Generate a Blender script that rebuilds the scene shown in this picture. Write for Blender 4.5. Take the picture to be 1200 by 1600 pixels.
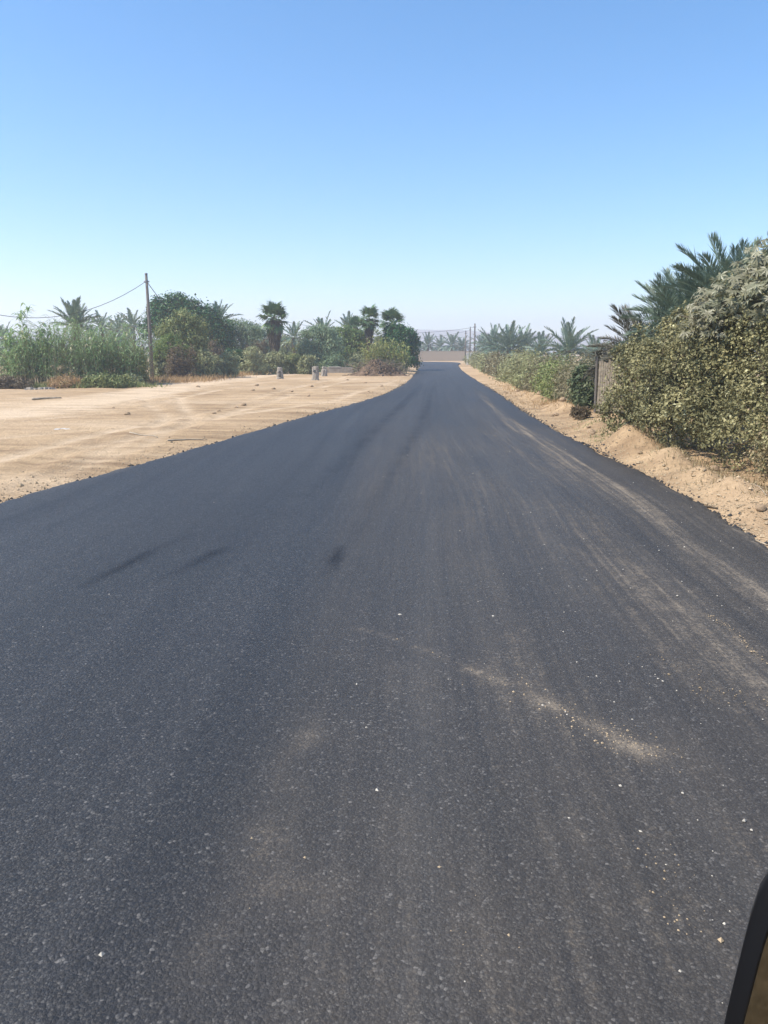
import bpy, math, random
import numpy as np
from mathutils import Vector, Matrix, Euler

for o in list(bpy.data.objects):
    bpy.data.objects.remove(o)
scene = bpy.context.scene
COL = scene.collection
R = math.radians

# ------------------------------------------------------------------ camera
CAM_H, FPX, HOR = 1.75, 1202.0, 549.0
PITCH = math.atan((800 - HOR) / FPX)
cam_d = bpy.data.cameras.new('camera')
cam = bpy.data.objects.new('camera', cam_d)
COL.objects.link(cam)
cam.location = (0, 0, CAM_H)
cam.rotation_euler = (R(90) - PITCH, 0, 0)
cam_d.sensor_fit = 'VERTICAL'
cam_d.sensor_height = 36
cam_d.lens = 36 * FPX / 1600
cam_d.clip_start = 0.05
cam_d.clip_end = 5000
scene.camera = cam

# ------------------------------------------------------------------ sky, sun, exposure
SUN_EL, SUN_AZ = R(51), R(-106)          # azimuth measured clockwise from +Y (the view direction): the sun stands on the left
w = bpy.data.worlds.new('World')
scene.world = w
w.use_nodes = True
nt = w.node_tree
bgn = nt.nodes['Background']
sky = nt.nodes.new('ShaderNodeTexSky')
sky.sky_type = 'NISHITA'
sky.sun_disc = False
sky.sun_elevation = SUN_EL
sky.sun_rotation = SUN_AZ
sky.air_density = 1.0
sky.dust_density = 0.3
sky.ozone_density = 6.0
hs = nt.nodes.new('ShaderNodeHueSaturation')
hs.inputs['Hue'].default_value = .496
hs.inputs['Saturation'].default_value = 1.2
nt.links.new(sky.outputs[0], hs.inputs['Color'])
nt.links.new(hs.outputs[0], bgn.inputs[0])
bgn.inputs[1].default_value = 0.126
sd = bpy.data.lights.new('sun', 'SUN')
sd.energy = 4.3
sd.angle = R(0.5)
sd.color = (1.0, 0.93, 0.82)
sun = bpy.data.objects.new('sun', sd)
COL.objects.link(sun)
sdir = Vector((math.sin(SUN_AZ) * math.cos(SUN_EL), math.cos(SUN_AZ) * math.cos(SUN_EL), math.sin(SUN_EL)))
sun.rotation_euler = sdir.to_track_quat('Z', 'Y').to_euler()
sun.location = sdir * 60
scene.view_settings.view_transform = 'Standard'
scene.view_settings.look = 'None'
scene.view_settings.gamma = 1
scene.view_settings.use_curve_mapping = False
scene.view_settings.exposure = 0.78
scene.render.engine = 'CYCLES'
scene.cycles.use_denoising = True
scene.cycles.max_bounces = 6
scene.cycles.volume_bounces = 1
scene.cycles.transparent_max_bounces = 4

HAZE_DENSITY = 0.0014

# ------------------------------------------------------------------ helpers
cp, sp = math.cos(PITCH), math.sin(PITCH)


def G(px, py, z=0.0):
    """ground point seen at a pixel of the 1200x1600 photograph"""
    a, b = (px - 600) / FPX, (py - 800) / FPX
    s = (CAM_H - z) / (sp + b * cp)
    return (a * s, (cp - b * sp) * s)


def X(px, Y, z=1.5):
    return (px - 600) / FPX * (Y * cp + (CAM_H - z) * sp)


def Z(py, Y):
    b = (py - 800) / FPX
    return CAM_H - Y * (sp + b * cp) / (cp - b * sp)


def rng(s):
    return np.random.default_rng(s)


def vnoise(x, y, seed=0):
    x = np.asarray(x, float); y = np.asarray(y, float)
    xi = np.floor(x).astype(np.int64); yi = np.floor(y).astype(np.int64)
    fx = x - xi; fy = y - yi
    fx = fx * fx * (3 - 2 * fx); fy = fy * fy * (3 - 2 * fy)

    def h(i, j):
        n = (i * 374761393 + j * 668265263 + seed * 1442695041) & 0xffffffff
        n = ((n ^ (n >> 13)) * 1274126177) & 0xffffffff
        return ((n ^ (n >> 16)) & 0xffff) / 65535.0
    return (h(xi, yi) * (1 - fx) + h(xi + 1, yi) * fx) * (1 - fy) + (h(xi, yi + 1) * (1 - fx) + h(xi + 1, yi + 1) * fx) * fy


def fbm(x, y, seed=0, oct=4):
    s = 0; a = 0.5
    for k in range(oct):
        s = s + a * (vnoise(x, y, seed + k) - .5) * 2
        x = np.asarray(x) * 2.03; y = np.asarray(y) * 2.03; a *= .5
    return s


def sstep(x, a, b):
    t = np.clip((x - a) / (b - a), 0, 1)
    return t * t * (3 - 2 * t)


def seg_dist(x, y, pts):
    """distance to a polyline and the running parameter"""
    best = np.full(np.shape(x), 1e9); par = np.zeros(np.shape(x))
    acc = 0
    for (x0, y0), (x1, y1) in zip(pts[:-1], pts[1:]):
        dx, dy = x1 - x0, y1 - y0
        L = math.hypot(dx, dy)
        t = np.clip(((x - x0) * dx + (y - y0) * dy) / (L * L), 0, 1)
        d = np.hypot(x - x0 - t * dx, y - y0 - t * dy)
        m = d < best
        best = np.where(m, d, best); par = np.where(m, acc + t * L, par)
        acc += L
    return best, par / acc


class MB:
    """collects numpy geometry; build() links it as ONE mesh object"""
    def __init__(s):
        s.V = []; s.F = []; s.T = []; s.n = 0

    def add(s, V, F, tint=0.5):
        V = np.asarray(V, float).reshape(-1, 3); F = np.asarray(F, int)
        s.V.append(V); s.F.append(F + s.n)
        s.T.append(np.broadcast_to(np.asarray(tint, float), (len(V),)))
        s.n += len(V)
        return s

    def mesh(s, name, mat, smooth=False):
        V = np.concatenate(s.V); T = np.concatenate(s.T)
        me = bpy.data.meshes.new(name)
        loops = np.concatenate([f.ravel() for f in s.F])
        sizes = np.concatenate([np.full(len(f), f.shape[1]) for f in s.F])
        me.vertices.add(len(V)); me.vertices.foreach_set('co', V.ravel().astype(np.float32))
        me.loops.add(len(loops)); me.loops.foreach_set('vertex_index', loops.astype(np.int32))
        me.polygons.add(len(sizes))
        me.polygons.foreach_set('loop_start', np.concatenate([[0], np.cumsum(sizes)[:-1]]).astype(np.int32))
        me.polygons.foreach_set('loop_total', sizes.astype(np.int32))
        me.polygons.foreach_set('use_smooth', np.full(len(sizes), bool(smooth)))
        a = me.attributes.new('tint', 'FLOAT', 'POINT')
        a.data.foreach_set('value', T.astype(np.float32))
        me.update(calc_edges=True)
        me.validate()
        if mat: me.materials.append(mat)
        return me

    def build(s, name, mat, parent=None, smooth=False):
        return obj(name, s.mesh(name, mat, smooth), parent)

    # --- shapes
    def box(s, c, size, rz=0, tint=.5, taper=1.0):
        x, y, z = [v / 2 for v in size]
        V = np.array([(-x, -y, -z), (x, -y, -z), (x, y, -z), (-x, y, -z), (-x, -y, z), (x, -y, z), (x, y, z), (-x, y, z)], float)
        V[4:, :2] *= taper
        cc, ss = math.cos(rz), math.sin(rz)
        V = np.stack([V[:, 0] * cc - V[:, 1] * ss, V[:, 0] * ss + V[:, 1] * cc, V[:, 2]], 1) + np.array(c)
        return s.add(V, [(0, 3, 2, 1), (4, 5, 6, 7), (0, 1, 5, 4), (1, 2, 6, 5), (2, 3, 7, 6), (3, 0, 4, 7)], tint)

    def tube(s, pts, rad, sides=6, tint=.5, cap=True):
        pts = np.asarray(pts, float); n = len(pts)
        rad = np.broadcast_to(np.asarray(rad, float), (n,))
        tg = np.gradient(pts, axis=0)
        tg /= np.linalg.norm(tg, axis=1)[:, None] + 1e-9
        ref = np.array([0, 0, 1.]) if abs(tg[0, 2]) < .9 else np.array([1., 0, 0])
        u = np.cross(tg, ref); u /= np.linalg.norm(u, axis=1)[:, None] + 1e-9
        v = np.cross(tg, u)
        a = np.arange(sides) * 2 * math.pi / sides
        V = pts[:, None, :] + rad[:, None, None] * (np.cos(a)[None, :, None] * u[:, None, :] + np.sin(a)[None, :, None] * v[:, None, :])
        i = np.arange(n - 1)[:, None] * sides; j = np.arange(sides)[None, :]; j2 = (j + 1) % sides
        F = np.stack([i + j, i + j2, i + sides + j2, i + sides + j], -1).reshape(-1, 4)
        s.add(V.reshape(-1, 3), F, tint)
        if cap:
            base = s.n - n * sides
            s.F.append(np.array([list(range(sides))[::-1]]) + base)
            s.F.append(np.array([list(range(sides))]) + base + (n - 1) * sides)
        return s

    def leaves(s, P, D, N, L, W, tint, fold=0.12, wide=.45):
        """kite leaves: base, side, tip, side"""
        P = np.asarray(P, float); n = len(P)
        D = D / (np.linalg.norm(D, axis=1)[:, None] + 1e-9)
        S = np.cross(D, N); S /= np.linalg.norm(S, axis=1)[:, None] + 1e-9
        U = np.cross(S, D)
        L = np.broadcast_to(L, (n,))[:, None]; W = np.broadcast_to(W, (n,))[:, None]
        mid = P + D * L * wide + U * L * fold
        V = np.stack([P, mid - S * W / 2, P + D * L, mid + S * W / 2], 1).reshape(-1, 3)
        F = np.arange(4 * n).reshape(n, 4)
        return s.add(V, F, np.repeat(np.broadcast_to(tint, (n,)), 4))


def obj(name, me, parent=None):
    o = bpy.data.objects.new(name, me)
    COL.objects.link(o)
    if parent: o.parent = parent
    return o


def tag(o, label=None, cat=None, group=None, kind=None):
    if label: o['label'] = label
    if cat: o['category'] = cat
    if group: o['group'] = group
    if kind: o['kind'] = kind
    return o


def thing(name, label, cat, loc=(0, 0, 0), rz=0, group=None):
    o = bpy.data.objects.new(name, None)
    o.empty_display_size = .2
    COL.objects.link(o)
    o.location = loc; o.rotation_euler = (0, 0, rz)
    return tag(o, label, cat, group)


def copy_tree(o, parent=None):
    c = o.copy()
    COL.objects.link(c)
    if parent is not None: c.parent = parent
    for ch in o.children: copy_tree(ch, c)
    return c


# ------------------------------------------------------------------ materials
def new_mat(name):
    m = bpy.data.materials.new(name)
    m.use_nodes = True
    m.node_tree.nodes.clear()
    out = m.node_tree.nodes.new('ShaderNodeOutputMaterial')
    return m, m.node_tree, out


class NT:
    def __init__(s, nt): s.nt = nt

    def n(s, t, **kw):
        x = s.nt.nodes.new('ShaderNode' + t)
        for k, v in kw.items():
            if k.startswith('i_'):
                k = k[2:]
                key = int(k) if k.isdigit() else k.replace('_', ' ')
                if hasattr(v, 'is_output') or isinstance(v, bpy.types.NodeSocket): s.nt.links.new(v, x.inputs[key])
                else: x.inputs[key].default_value = v
            else: setattr(x, k, v)
        return x

    def link(s, a, b): s.nt.links.new(a, b)

    def math(s, op, a, b=0.0, clamp=False):
        x = s.nt.nodes.new('ShaderNodeMath'); x.operation = op; x.use_clamp = clamp
        for k, v in ((0, a), (1, b)):
            if isinstance(v, bpy.types.NodeSocket): s.nt.links.new(v, x.inputs[k])
            else: x.inputs[k].default_value = v
        return x.outputs[0]

    def mix(s, f, a, b, blend='MIX'):
        x = s.nt.nodes.new('ShaderNodeMix'); x.data_type = 'RGBA'; x.blend_type = blend
        for k, v in ((0, f), (6, a), (7, b)):
            if isinstance(v, bpy.types.NodeSocket): s.nt.links.new(v, x.inputs[k])
            else: x.inputs[k].default_value = v if k == 0 else (*v, 1)
        return x.outputs[2]

    def ramp(s, f, stops, interp='LINEAR'):
        x = s.nt.nodes.new('ShaderNodeValToRGB')
        e = x.color_ramp.elements
        x.color_ramp.interpolation = interp
        while len(e) < len(stops): e.new(.5)
        for i, (p, c) in enumerate(stops):
            e[i].position = p
            e[i].color = (*c, 1) if hasattr(c, '__len__') else (c, c, c, 1)
        s.nt.links.new(f, x.inputs[0])
        return x.outputs[0]

    def noise(s, vec, scale, detail=3, rough=.55, out=0):
        x = s.n('TexNoise'); x.inputs['Scale'].default_value = scale
        x.inputs['Detail'].default_value = detail; x.inputs['Roughness'].default_value = rough
        if vec is not None: s.nt.links.new(vec, x.inputs['Vector'])
        return x.outputs[out]


def leaf_mat(name, stops, transl=.3, rough=.55, patch=None, spec=.3):
    m, t, out = new_mat(name); k = NT(t)
    at = k.n('Attribute', attribute_name='tint')
    geo = k.n('NewGeometry')
    col = k.ramp(at.outputs['Fac'], stops)
    nz = k.noise(geo.outputs['Position'], 1.1, 3)
    if patch:
        f = k.ramp(nz, [(.42, 0.0), (.62, 1.0)])
        col = k.mix(k.math('MULTIPLY', f, patch[1]), col, patch[0])
    b = k.n('BsdfPrincipled'); k.link(col, b.inputs['Base Color'])
    b.inputs['Roughness'].default_value = rough
    b.inputs['Specular IOR Level'].default_value = spec
    tr = k.n('BsdfTranslucent'); k.link(col, tr.inputs[0])
    mx = k.n('MixShader'); mx.inputs[0].default_value = transl
    k.link(b.outputs[0], mx.inputs[1]); k.link(tr.outputs[0], mx.inputs[2])
    k.link(mx.outputs[0], out.inputs[0])
    return m


def solid(name, c, rough=.7, spec=.4, var=.25, scale=6, metal=0, bump=0.0, bscale=40, c2=None):
    m, t, out = new_mat(name); k = NT(t)
    tc = k.n('TexCoord').outputs['Object']
    nz = k.noise(tc, scale, 5)
    c2 = c2 or tuple(v * (1 - var) for v in c)
    col = k.mix(k.ramp(nz, [(.35, 0.0), (.65, 1.0)]), c, c2)
    b = k.n('BsdfPrincipled'); k.link(col, b.inputs['Base Color'])
    b.inputs['Roughness'].default_value = rough
    b.inputs['Specular IOR Level'].default_value = spec
    b.inputs['Metallic'].default_value = metal
    if bump:
        bn = k.n('Bump'); bn.inputs['Strength'].default_value = bump; bn.inputs['Distance'].default_value = .02
        k.link(k.noise(tc, bscale, 4), bn.inputs['Height']); k.link(bn.outputs[0], b.inputs['Normal'])
    k.link(b.outputs[0], out.inputs[0])
    return m


def ground_mat(name, light, dark, pale, worn):
    m, t, out = new_mat(name); k = NT(t)
    geo = k.n('NewGeometry').outputs['Position']
    mp = k.n('Mapping'); mp.inputs['Scale'].default_value = (.22, .95, 1); mp.inputs['Rotation'].default_value = (0, 0, R(-14))
    k.link(geo, mp.inputs[0])
    streak = k.noise(mp.outputs[0], 1.6, 6, .62)
    big = k.noise(geo, .13, 4)
    fine = k.noise(geo, 9, 6, .7)
    grit = k.noise(geo, 60, 3, .7)
    c = k.mix(k.ramp(streak, [(.36, 0.0), (.62, 1.0)]), dark, light)
    c = k.mix(k.math('MULTIPLY', k.ramp(big, [(.42, 0.0), (.62, 1.0)]), .6), c, pale)
    c = k.mix(k.math('MULTIPLY', k.ramp(fine, [(.3, 1.0), (.55, 0.0)]), .38), c, tuple(v * .55 for v in dark))
    c = k.mix(.35, c, k.ramp(grit, [(.3, .35), (.7, .85)]), 'SOFT_LIGHT')
    wf = k.n('Attribute', attribute_name='tint').outputs['Fac']
    wf = k.math('MULTIPLY', wf, k.ramp(streak, [(.3, .35), (.6, 1.0)]))
    c = k.mix(wf, c, worn)
    b = k.n('BsdfPrincipled'); k.link(c, b.inputs['Base Color'])
    b.inputs['Roughness'].default_value = .95; b.inputs['Specular IOR Level'].default_value = .1
    h = k.math('ADD', k.math('MULTIPLY', fine, 1.0), k.math('MULTIPLY', grit, .25))
    bn = k.n('Bump'); bn.inputs['Strength'].default_value = .75; bn.inputs['Distance'].default_value = .09
    k.link(h, bn.inputs['Height']); k.link(bn.outputs[0], b.inputs['Normal'])
    k.link(b.outputs[0], out.inputs[0])
    return m


def asphalt_mat():
    m, t, out = new_mat('asphalt'); k = NT(t)
    geo = k.n('NewGeometry').outputs['Position']
    dust = k.n('Attribute', attribute_name='dust').outputs['Fac']
    dark = k.n('Attribute', attribute_name='dark').outputs['Fac']
    # aggregate: two sizes of stone bedded in bitumen
    wob = k.n('VectorMath', operation='MULTIPLY_ADD')
    wn = k.noise(geo, 70, 2, .5, out=1)
    k.link(wn, wob.inputs[0]); wob.inputs[1].default_value = (.005,) * 3; k.link(geo, wob.inputs[2])
    v1 = k.n('TexVoronoi'); v1.inputs['Scale'].default_value = 85; k.link(wob.outputs[0], v1.inputs['Vector'])
    v2 = k.n('TexVoronoi'); v2.inputs['Scale'].default_value = 190; k.link(wob.outputs[0], v2.inputs['Vector'])
    sepc = k.n('SeparateColor'); k.link(v1.outputs['Color'], sepc.inputs[0])
    sepc2 = k.n('SeparateColor'); k.link(v2.outputs['Color'], sepc2.inputs[0])
    c = k.ramp(sepc.outputs[0], [(0, (.021, .0196, .0180)), (.55, (.038, .0358, .0330)), (.86, (.066, .0625, .058)), (1, (.175, .163, .147))])
    c2 = k.ramp(sepc2.outputs[1], [(0, (.019, .0178, .0165)), (.7, (.040, .0376, .0348)), (1, (.125, .117, .106))])
    v3 = k.n('TexVoronoi', feature='DISTANCE_TO_EDGE'); v3.inputs['Scale'].default_value = 85; k.link(wob.outputs[0], v3.inputs['Vector'])
    c = k.mix(k.ramp(k.noise(geo, 26, 3, .6), [(.40, 0.0), (.6, 1.0)]), c, c2)
    c = k.mix(k.ramp(v3.outputs['Distance'], [(.02, .75), (.16, 0.0)]), c, (.010, .010, .012))
    acr = k.n('Attribute', attribute_name='across').outputs['Fac']
    sx = k.n('SeparateXYZ'); k.link(geo, sx.inputs[0])
    def stretched(fa, fy):
        cb = k.n('CombineXYZ'); k.link(k.math('MULTIPLY', acr, fa), cb.inputs[0]); k.link(k.math('MULTIPLY', sx.outputs[1], fy), cb.inputs[1])
        return cb.outputs[0]
    lines = k.noise(stretched(17, .35), 1.0, 4, .65)
    bands = k.noise(stretched(2.6, .07), 1.0, 4, .6)
    c = k.mix(k.ramp(bands, [(.34, .26), (.55, 0.0)]), c, (.014, .014, .014))
    c = k.mix(k.ramp(bands, [(.52, 0.0), (.72, .22)]), c, (.075, .074, .072))
    big = k.noise(geo, .5, 5, .6)
    c = k.mix(k.ramp(big, [(.32, .22), (.66, 0.0)]), c, (.018, .018, .022))
    # dust in the hollows between the stones
    grain = k.noise(geo, 45, 4, .75)
    med = k.noise(geo, 5, 5, .65)
    dln = k.math('MULTIPLY', dust, k.ramp(lines, [(.28, .45), (.62, 1.05)]))
    thr = k.math('ADD', k.math('MULTIPLY', dln, .42), k.math('ADD', grain, k.math('MULTIPLY', med, .5)))
    spk = k.math('MULTIPLY', k.math('SUBTRACT', thr, .98), 4.0, True)
    dm = k.math('ADD', k.math('MULTIPLY', dln, .26), k.math('MULTIPLY', k.math('MULTIPLY', spk, dln), .75), True)
    trl = k.n('Attribute', attribute_name='trail').outputs['Fac']
    g2 = k.noise(geo, 75, 3, .75)
    thr2 = k.math('ADD', k.math('MULTIPLY', trl, .5), k.math('ADD', g2, k.math('MULTIPLY', med, .35)))
    spk2 = k.math('MULTIPLY', k.math('SUBTRACT', thr2, .84), 4.5, True)
    dm = k.math('ADD', dm, k.math('ADD', k.math('MULTIPLY', trl, .19), k.math('MULTIPLY', k.math('MULTIPLY', spk2, trl), 1.0)), True)
    c = k.mix(dm, c, (.23, .187, .138))
    c = k.mix(k.math('MULTIPLY', dark, k.ramp(grain, [(.3, .7), (.6, 1.0)])), c, (.007, .007, .009))
    b = k.n('BsdfPrincipled'); k.link(c, b.inputs['Base Color'])
    rough = k.math('ADD', .46, k.math('MULTIPLY', sepc.outputs[2], .16))
    rough = k.math('ADD', rough, k.math('MULTIPLY', dm, .4), True)
    k.link(rough, b.inputs['Roughness'])
    k.link(k.math('SUBTRACT', .36, k.math('MULTIPLY', dark, .26)), b.inputs['Specular IOR Level'])
    hh = k.math('SUBTRACT', k.math('MULTIPLY', v1.outputs['Distance'], -1.0), k.math('MULTIPLY', v2.outputs['Distance'], .45))
    hh = k.math('ADD', hh, k.math('MULTIPLY', sepc.outputs[1], 1.1))
    bn = k.n('Bump'); bn.inputs['Strength'].default_value = .5; bn.inputs['Distance'].default_value = .005
    k.link(hh, bn.inputs['Height'])
    bn2 = k.n('Bump'); bn2.inputs['Strength'].default_value = .1; bn2.inputs['Distance'].default_value = .02
    k.link(k.noise(geo, 8, 4), bn2.inputs['Height']); k.link(bn.outputs[0], bn2.inputs['Normal'])
    k.link(bn2.outputs[0], b.inputs['Normal'])
    k.link(b.outputs[0], out.inputs[0])
    return m


M = {}
M['sand'] = ground_mat('sandy_ground', (.50, .35, .205), (.27, .18, .104), (.57, .41, .255), (.66, .51, .35))
M['asphalt'] = asphalt_mat()
M['bark'] = solid('bark', (.15, .115, .08), .9, .15, .5, 5, bump=.6, bscale=14)
M['pale_wood'] = solid('weathered_wood', (.44, .37, .28), .85, .2, .4, 9, bump=.3, bscale=30)
M['pole_wood'] = solid('pole_wood', (.17, .15, .13), .85, .2, .3, 3)
M['metal'] = solid('dull_metal', (.25, .25, .26), .5, .5, .2, 8, metal=.6)
M['cable'] = solid('cable_rubber', (.04, .04, .045), .6, .4, .1)
M['concrete'] = solid('concrete', (.36, .32, .27), .9, .2, .35, 4, bump=.5, bscale=20, c2=(.25, .215, .175))
M['wall'] = solid('wall_concrete', (.38, .31, .235), .9, .2, .2, 1.2, c2=(.365, .297, .225))
M['white'] = solid('whitewash', (.66, .63, .57), .8, .3, .2, 3)
M['stone'] = solid('dirt_clod', (.43, .31, .20), .95, .1, .35, 10, bump=.8, bscale=25)
M['pebble'] = solid('pebble', (.46, .35, .225), .85, .2, .5, .9)
M['chip'] = solid('stone_chip', (.55, .50, .42), .7, .3, .4, 2)
M['crumb'] = solid('asphalt_crumb', (.035, .035, .036), .8, .4, .3, 5)
M['rubble'] = solid('rubble', (.22, .15, .10), .95, .1, .5, 3, bump=.6, bscale=9)
M['mount'] = solid('mountain_rock', (.10, .09, .085), .95, .1, .35, .02)

M['reed'] = leaf_mat('reed_leaves', [(0, (0.133, 0.217, 0.087)), (.5, (0.238, 0.367, 0.154)), (.85, (0.399, 0.494, 0.248)), (1, (0.741, 0.657, 0.433))], .3)
M['reed_y'] = leaf_mat('yellowing_reed_leaves', [(0, (0.171, 0.228, 0.067)), (.6, (0.322, 0.341, 0.113)), (1, (0.607, 0.513, 0.246))], .3)
M['cane'] = leaf_mat('cane_stalk', [(0, (.16, .17, .08)), (1, (.28, .25, .14))], .05)
M['ficus'] = leaf_mat('dark_glossy_leaves', [(0, (0.023, 0.078, 0.021)), (.6, (0.040, 0.129, 0.033)), (1, (0.087, 0.206, 0.060))], .2, .4)
M['olive'] = leaf_mat('olive_leaves', [(0, (0.125, 0.155, 0.050)), (.5, (0.224, 0.260, 0.093)), (.9, (0.375, 0.378, 0.157)), (1, (0.549, 0.466, 0.230))], .25)
M['brush'] = leaf_mat('dry_brown_leaves', [(0, (0.092, 0.069, 0.040)), (.5, (0.161, 0.121, 0.069)), (1, (0.276, 0.207, 0.127))], .2)
M['acacia'] = leaf_mat('fresh_green_leaves', [(0, (0.095, 0.152, 0.040)), (.6, (0.189, 0.273, 0.075)), (1, (0.340, 0.378, 0.150))], .35)
M['grey'] = leaf_mat('grey_green_leaves', [(0, (0.192, 0.215, 0.106)), (.5, (0.323, 0.340, 0.171)), (1, (0.541, 0.517, 0.271))], .2)
M['tamarisk'] = leaf_mat('feathery_grey_leaves', [(0, (0.124, 0.182, 0.102)), (.5, (0.200, 0.281, 0.152)), (1, (0.356, 0.425, 0.234))], .2)
M['yellow'] = leaf_mat('yellow_green_leaves', [(0, (0.138, 0.161, 0.040)), (.6, (0.253, 0.265, 0.069)), (1, (0.391, 0.356, 0.115))], .3)
M['straw'] = leaf_mat('straw', [(0, (0.304, 0.189, 0.089)), (.5, (0.455, 0.297, 0.145)), (1, (0.582, 0.418, 0.228))], .25)
M['date'] = leaf_mat('date_palm_leaflets', [(0, (0.091, 0.140, 0.096)), (.5, (0.161, 0.233, 0.162)), (1, (0.323, 0.406, 0.298))], .15, .42, spec=.5)
M['date_near'] = leaf_mat('bluish_palm_leaflets', [(0, (0.111, 0.157, 0.109)), (.5, (0.177, 0.238, 0.170)), (1, (0.326, 0.402, 0.291))], .2, .42, spec=.5)
M['date_dry'] = leaf_mat('dusty_palm_leaflets', [(0, (.10, .095, .065)), (.5, (.16, .15, .11)), (1, (.24, .22, .16))], .15, .5)
M['fan'] = leaf_mat('fan_palm_leaves', [(0, (0.059, 0.109, 0.043)), (.6, (0.109, 0.189, 0.069)), (1, (0.218, 0.298, 0.120))], .15, .45, spec=.4)
M['thatch'] = leaf_mat('dead_palm_leaves', [(0, (.065, .05, .034)), (.6, (.115, .088, .06)), (1, (.20, .16, .11))], .1, .8)
M['dusty'] = leaf_mat('dusty_shrub_leaves', [(0, (0.125, 0.124, 0.056)), (.4, (0.260, 0.236, 0.107)), (.8, (0.427, 0.379, 0.187)), (1, (0.749, 0.718, 0.434))], .2, .6, patch=((.115, .115, .055), .6))
M['khaki'] = leaf_mat('khaki_shrub_leaves', [(0, (0.153, 0.130, 0.059)), (.5, (0.291, 0.234, 0.120)), (1, (0.545, 0.436, 0.256))], .2, .6, patch=((.2, .145, .09), .5))
M['castor'] = leaf_mat('dusty_star_leaves', [(0, (0.098, 0.117, 0.059)), (.5, (0.177, 0.188, 0.105)), (1, (0.356, 0.339, 0.230))], .2, .45, patch=((.20, .165, .10), .5), spec=.5)
M['hedge'] = leaf_mat('pale_hedge_leaves', [(0, (0.180, 0.198, 0.087)), (.5, (0.296, 0.309, 0.142)), (1, (0.468, 0.459, 0.236))], .2, patch=((.20, .16, .10), .5))
M['hedge_b'] = leaf_mat('brown_hedge_leaves', [(0, (0.143, 0.124, 0.066)), (.5, (0.249, 0.213, 0.117)), (1, (0.376, 0.355, 0.204))], .2, patch=((.15, .14, .08), .6))
M['hedge_g'] = leaf_mat('green_hedge_leaves', [(0, (0.059, 0.080, 0.042)), (.5, (0.117, 0.152, 0.070)), (1, (0.253, 0.252, 0.138))], .3)
M['twig'] = leaf_mat('twigs', [(0, (.12, .09, .06)), (1, (.26, .21, .15))], .0, .8)

# ------------------------------------------------------------------ road edges
LE = [(-9.5, -14), (-7.9, -6), (-6.4, 0), (-4.62, 9.0), (-3.3, 15.2), G(500, 643), G(560, 628), G(606, 614), G(636, 598), G(648, 584), G(653, 577), G(657, 571), (4.6, 112), (3.2, 120), (-3, 127), (-34, 133)]
RE = [(3.0, -14), (3.15, -6), (3.3, 0), G(1200, 853), G(1105, 790), G(960, 716), G(845, 660), G(771, 609.5), G(735, 588), G(721, 578), G(714, 569), (12.3, 124), (11.0, 133), (5.0, 137.5), (-34, 141)]


def resample(pts, n=1500):
    p = np.array(pts, float)
    for _ in range(3):                       # corner cutting gives smooth kerb lines
        q = np.empty((2 * len(p) - 2, 2)); q[0::2] = .75 * p[:-1] + .25 * p[1:]; q[1::2] = .25 * p[:-1] + .75 * p[1:]
        p = np.concatenate([p[:1], q, p[-1:]])
    return p


LEs, REs = resample(LE), resample(RE)
ml = LEs[:, 1] < 112; mr = REs[:, 1] < 125


def xl(y): return np.interp(y, LEs[ml, 1], LEs[ml, 0])
def xr(y): return np.interp(y, REs[mr, 1], REs[mr, 0])


MOUNDS = [(*G(985, 700), .75, .42, .30), (*G(1045, 722), .55, .3, .2), (*G(925, 668), .8, .3, .12), (*G(880, 640), 1.2, .35, .14),
          (*G(1150, 770), .5, .3, .16), (*G(838, 622), 1.4, .4, .14), (*G(1095, 745), .4, .25, .13), (*G(1185, 800), .35, .2, .10)]
TRACK = [G(-160, 660), G(60, 640), G(190, 619), G(300, 598), G(400, 586.5), G(480, 581), G(545, 578.5), (2.0, 86)]


RUTS = [g_ for g_ in ([G(-80, 770), G(120, 700), G(330, 655), G(470, 612), G(560, 590)], [G(-80, 735), G(130, 682), G(330, 640), G(450, 606), G(540, 588)],
        [G(-80, 690), G(150, 668), G(320, 652), G(520, 625), G(620, 592)], [G(-80, 665), G(200, 640), G(330, 610), G(430, 594)], [G(-80, 650), G(180, 631), G(320, 604), G(430, 590)],
        [G(60, 745), G(200, 690), G(260, 650), G(230, 622)], [G(100, 735), G(235, 692), G(300, 650), G(280, 618)])]


def ground_h(x, y):
    x = np.asarray(x, float); y = np.asarray(y, float)
    dl = xl(y) - x; dr = x - xr(y)
    hl = -.085 + .045 * sstep(dl, 0, .9) + (.03 * fbm(x * .35, y * .35, 3) + .022 * fbm(x * 1.9, y * 1.9, 5)) * sstep(dl, .15, 1.6)
    for i_, rt in enumerate(RUTS):
        d_, _ = seg_dist(x + .25 * fbm(y * .2, x * .2, 70 + i_, 2), y, rt)
        hl = hl - .018 * np.exp(-(d_ / .16) ** 2) + .009 * np.exp(-((d_ - .34) / .12) ** 2)
    n = fbm(x * 1.1, y * .8, 11, 5)
    fade = 1 - sstep(y, 60, 110)
    hr = -.105 + .045 * sstep(dr, 0, .5) + fade * sstep(dr, .45, 1.7) * (.10 + .14 * n + .05 * fbm(x * 4, y * 4, 21)) + .03 * fbm(x * 3, y * 3, 17) * sstep(dr, .1, .5)
    for mx, my, ry, rx, hh in MOUNDS:
        hr = hr + 1.5 * hh * np.exp(-((x - mx) / rx) ** 2 - ((y - my) / ry) ** 2) * (1 + .25 * fbm(x * 3, y * 3, 31))
    h = np.where(dl > 0, hl, np.where(dr > 0, hr, -.16))
    turn = (y > 108) & (y < 146) & (x < 14)
    h = np.where(turn, -.16, h)
    far = sstep(y, 143, 150)
    return h * (1 - far) + far * (-.05)


def gz(x, y): return float(ground_h(np.array([x]), np.array([y]))[0])


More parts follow.
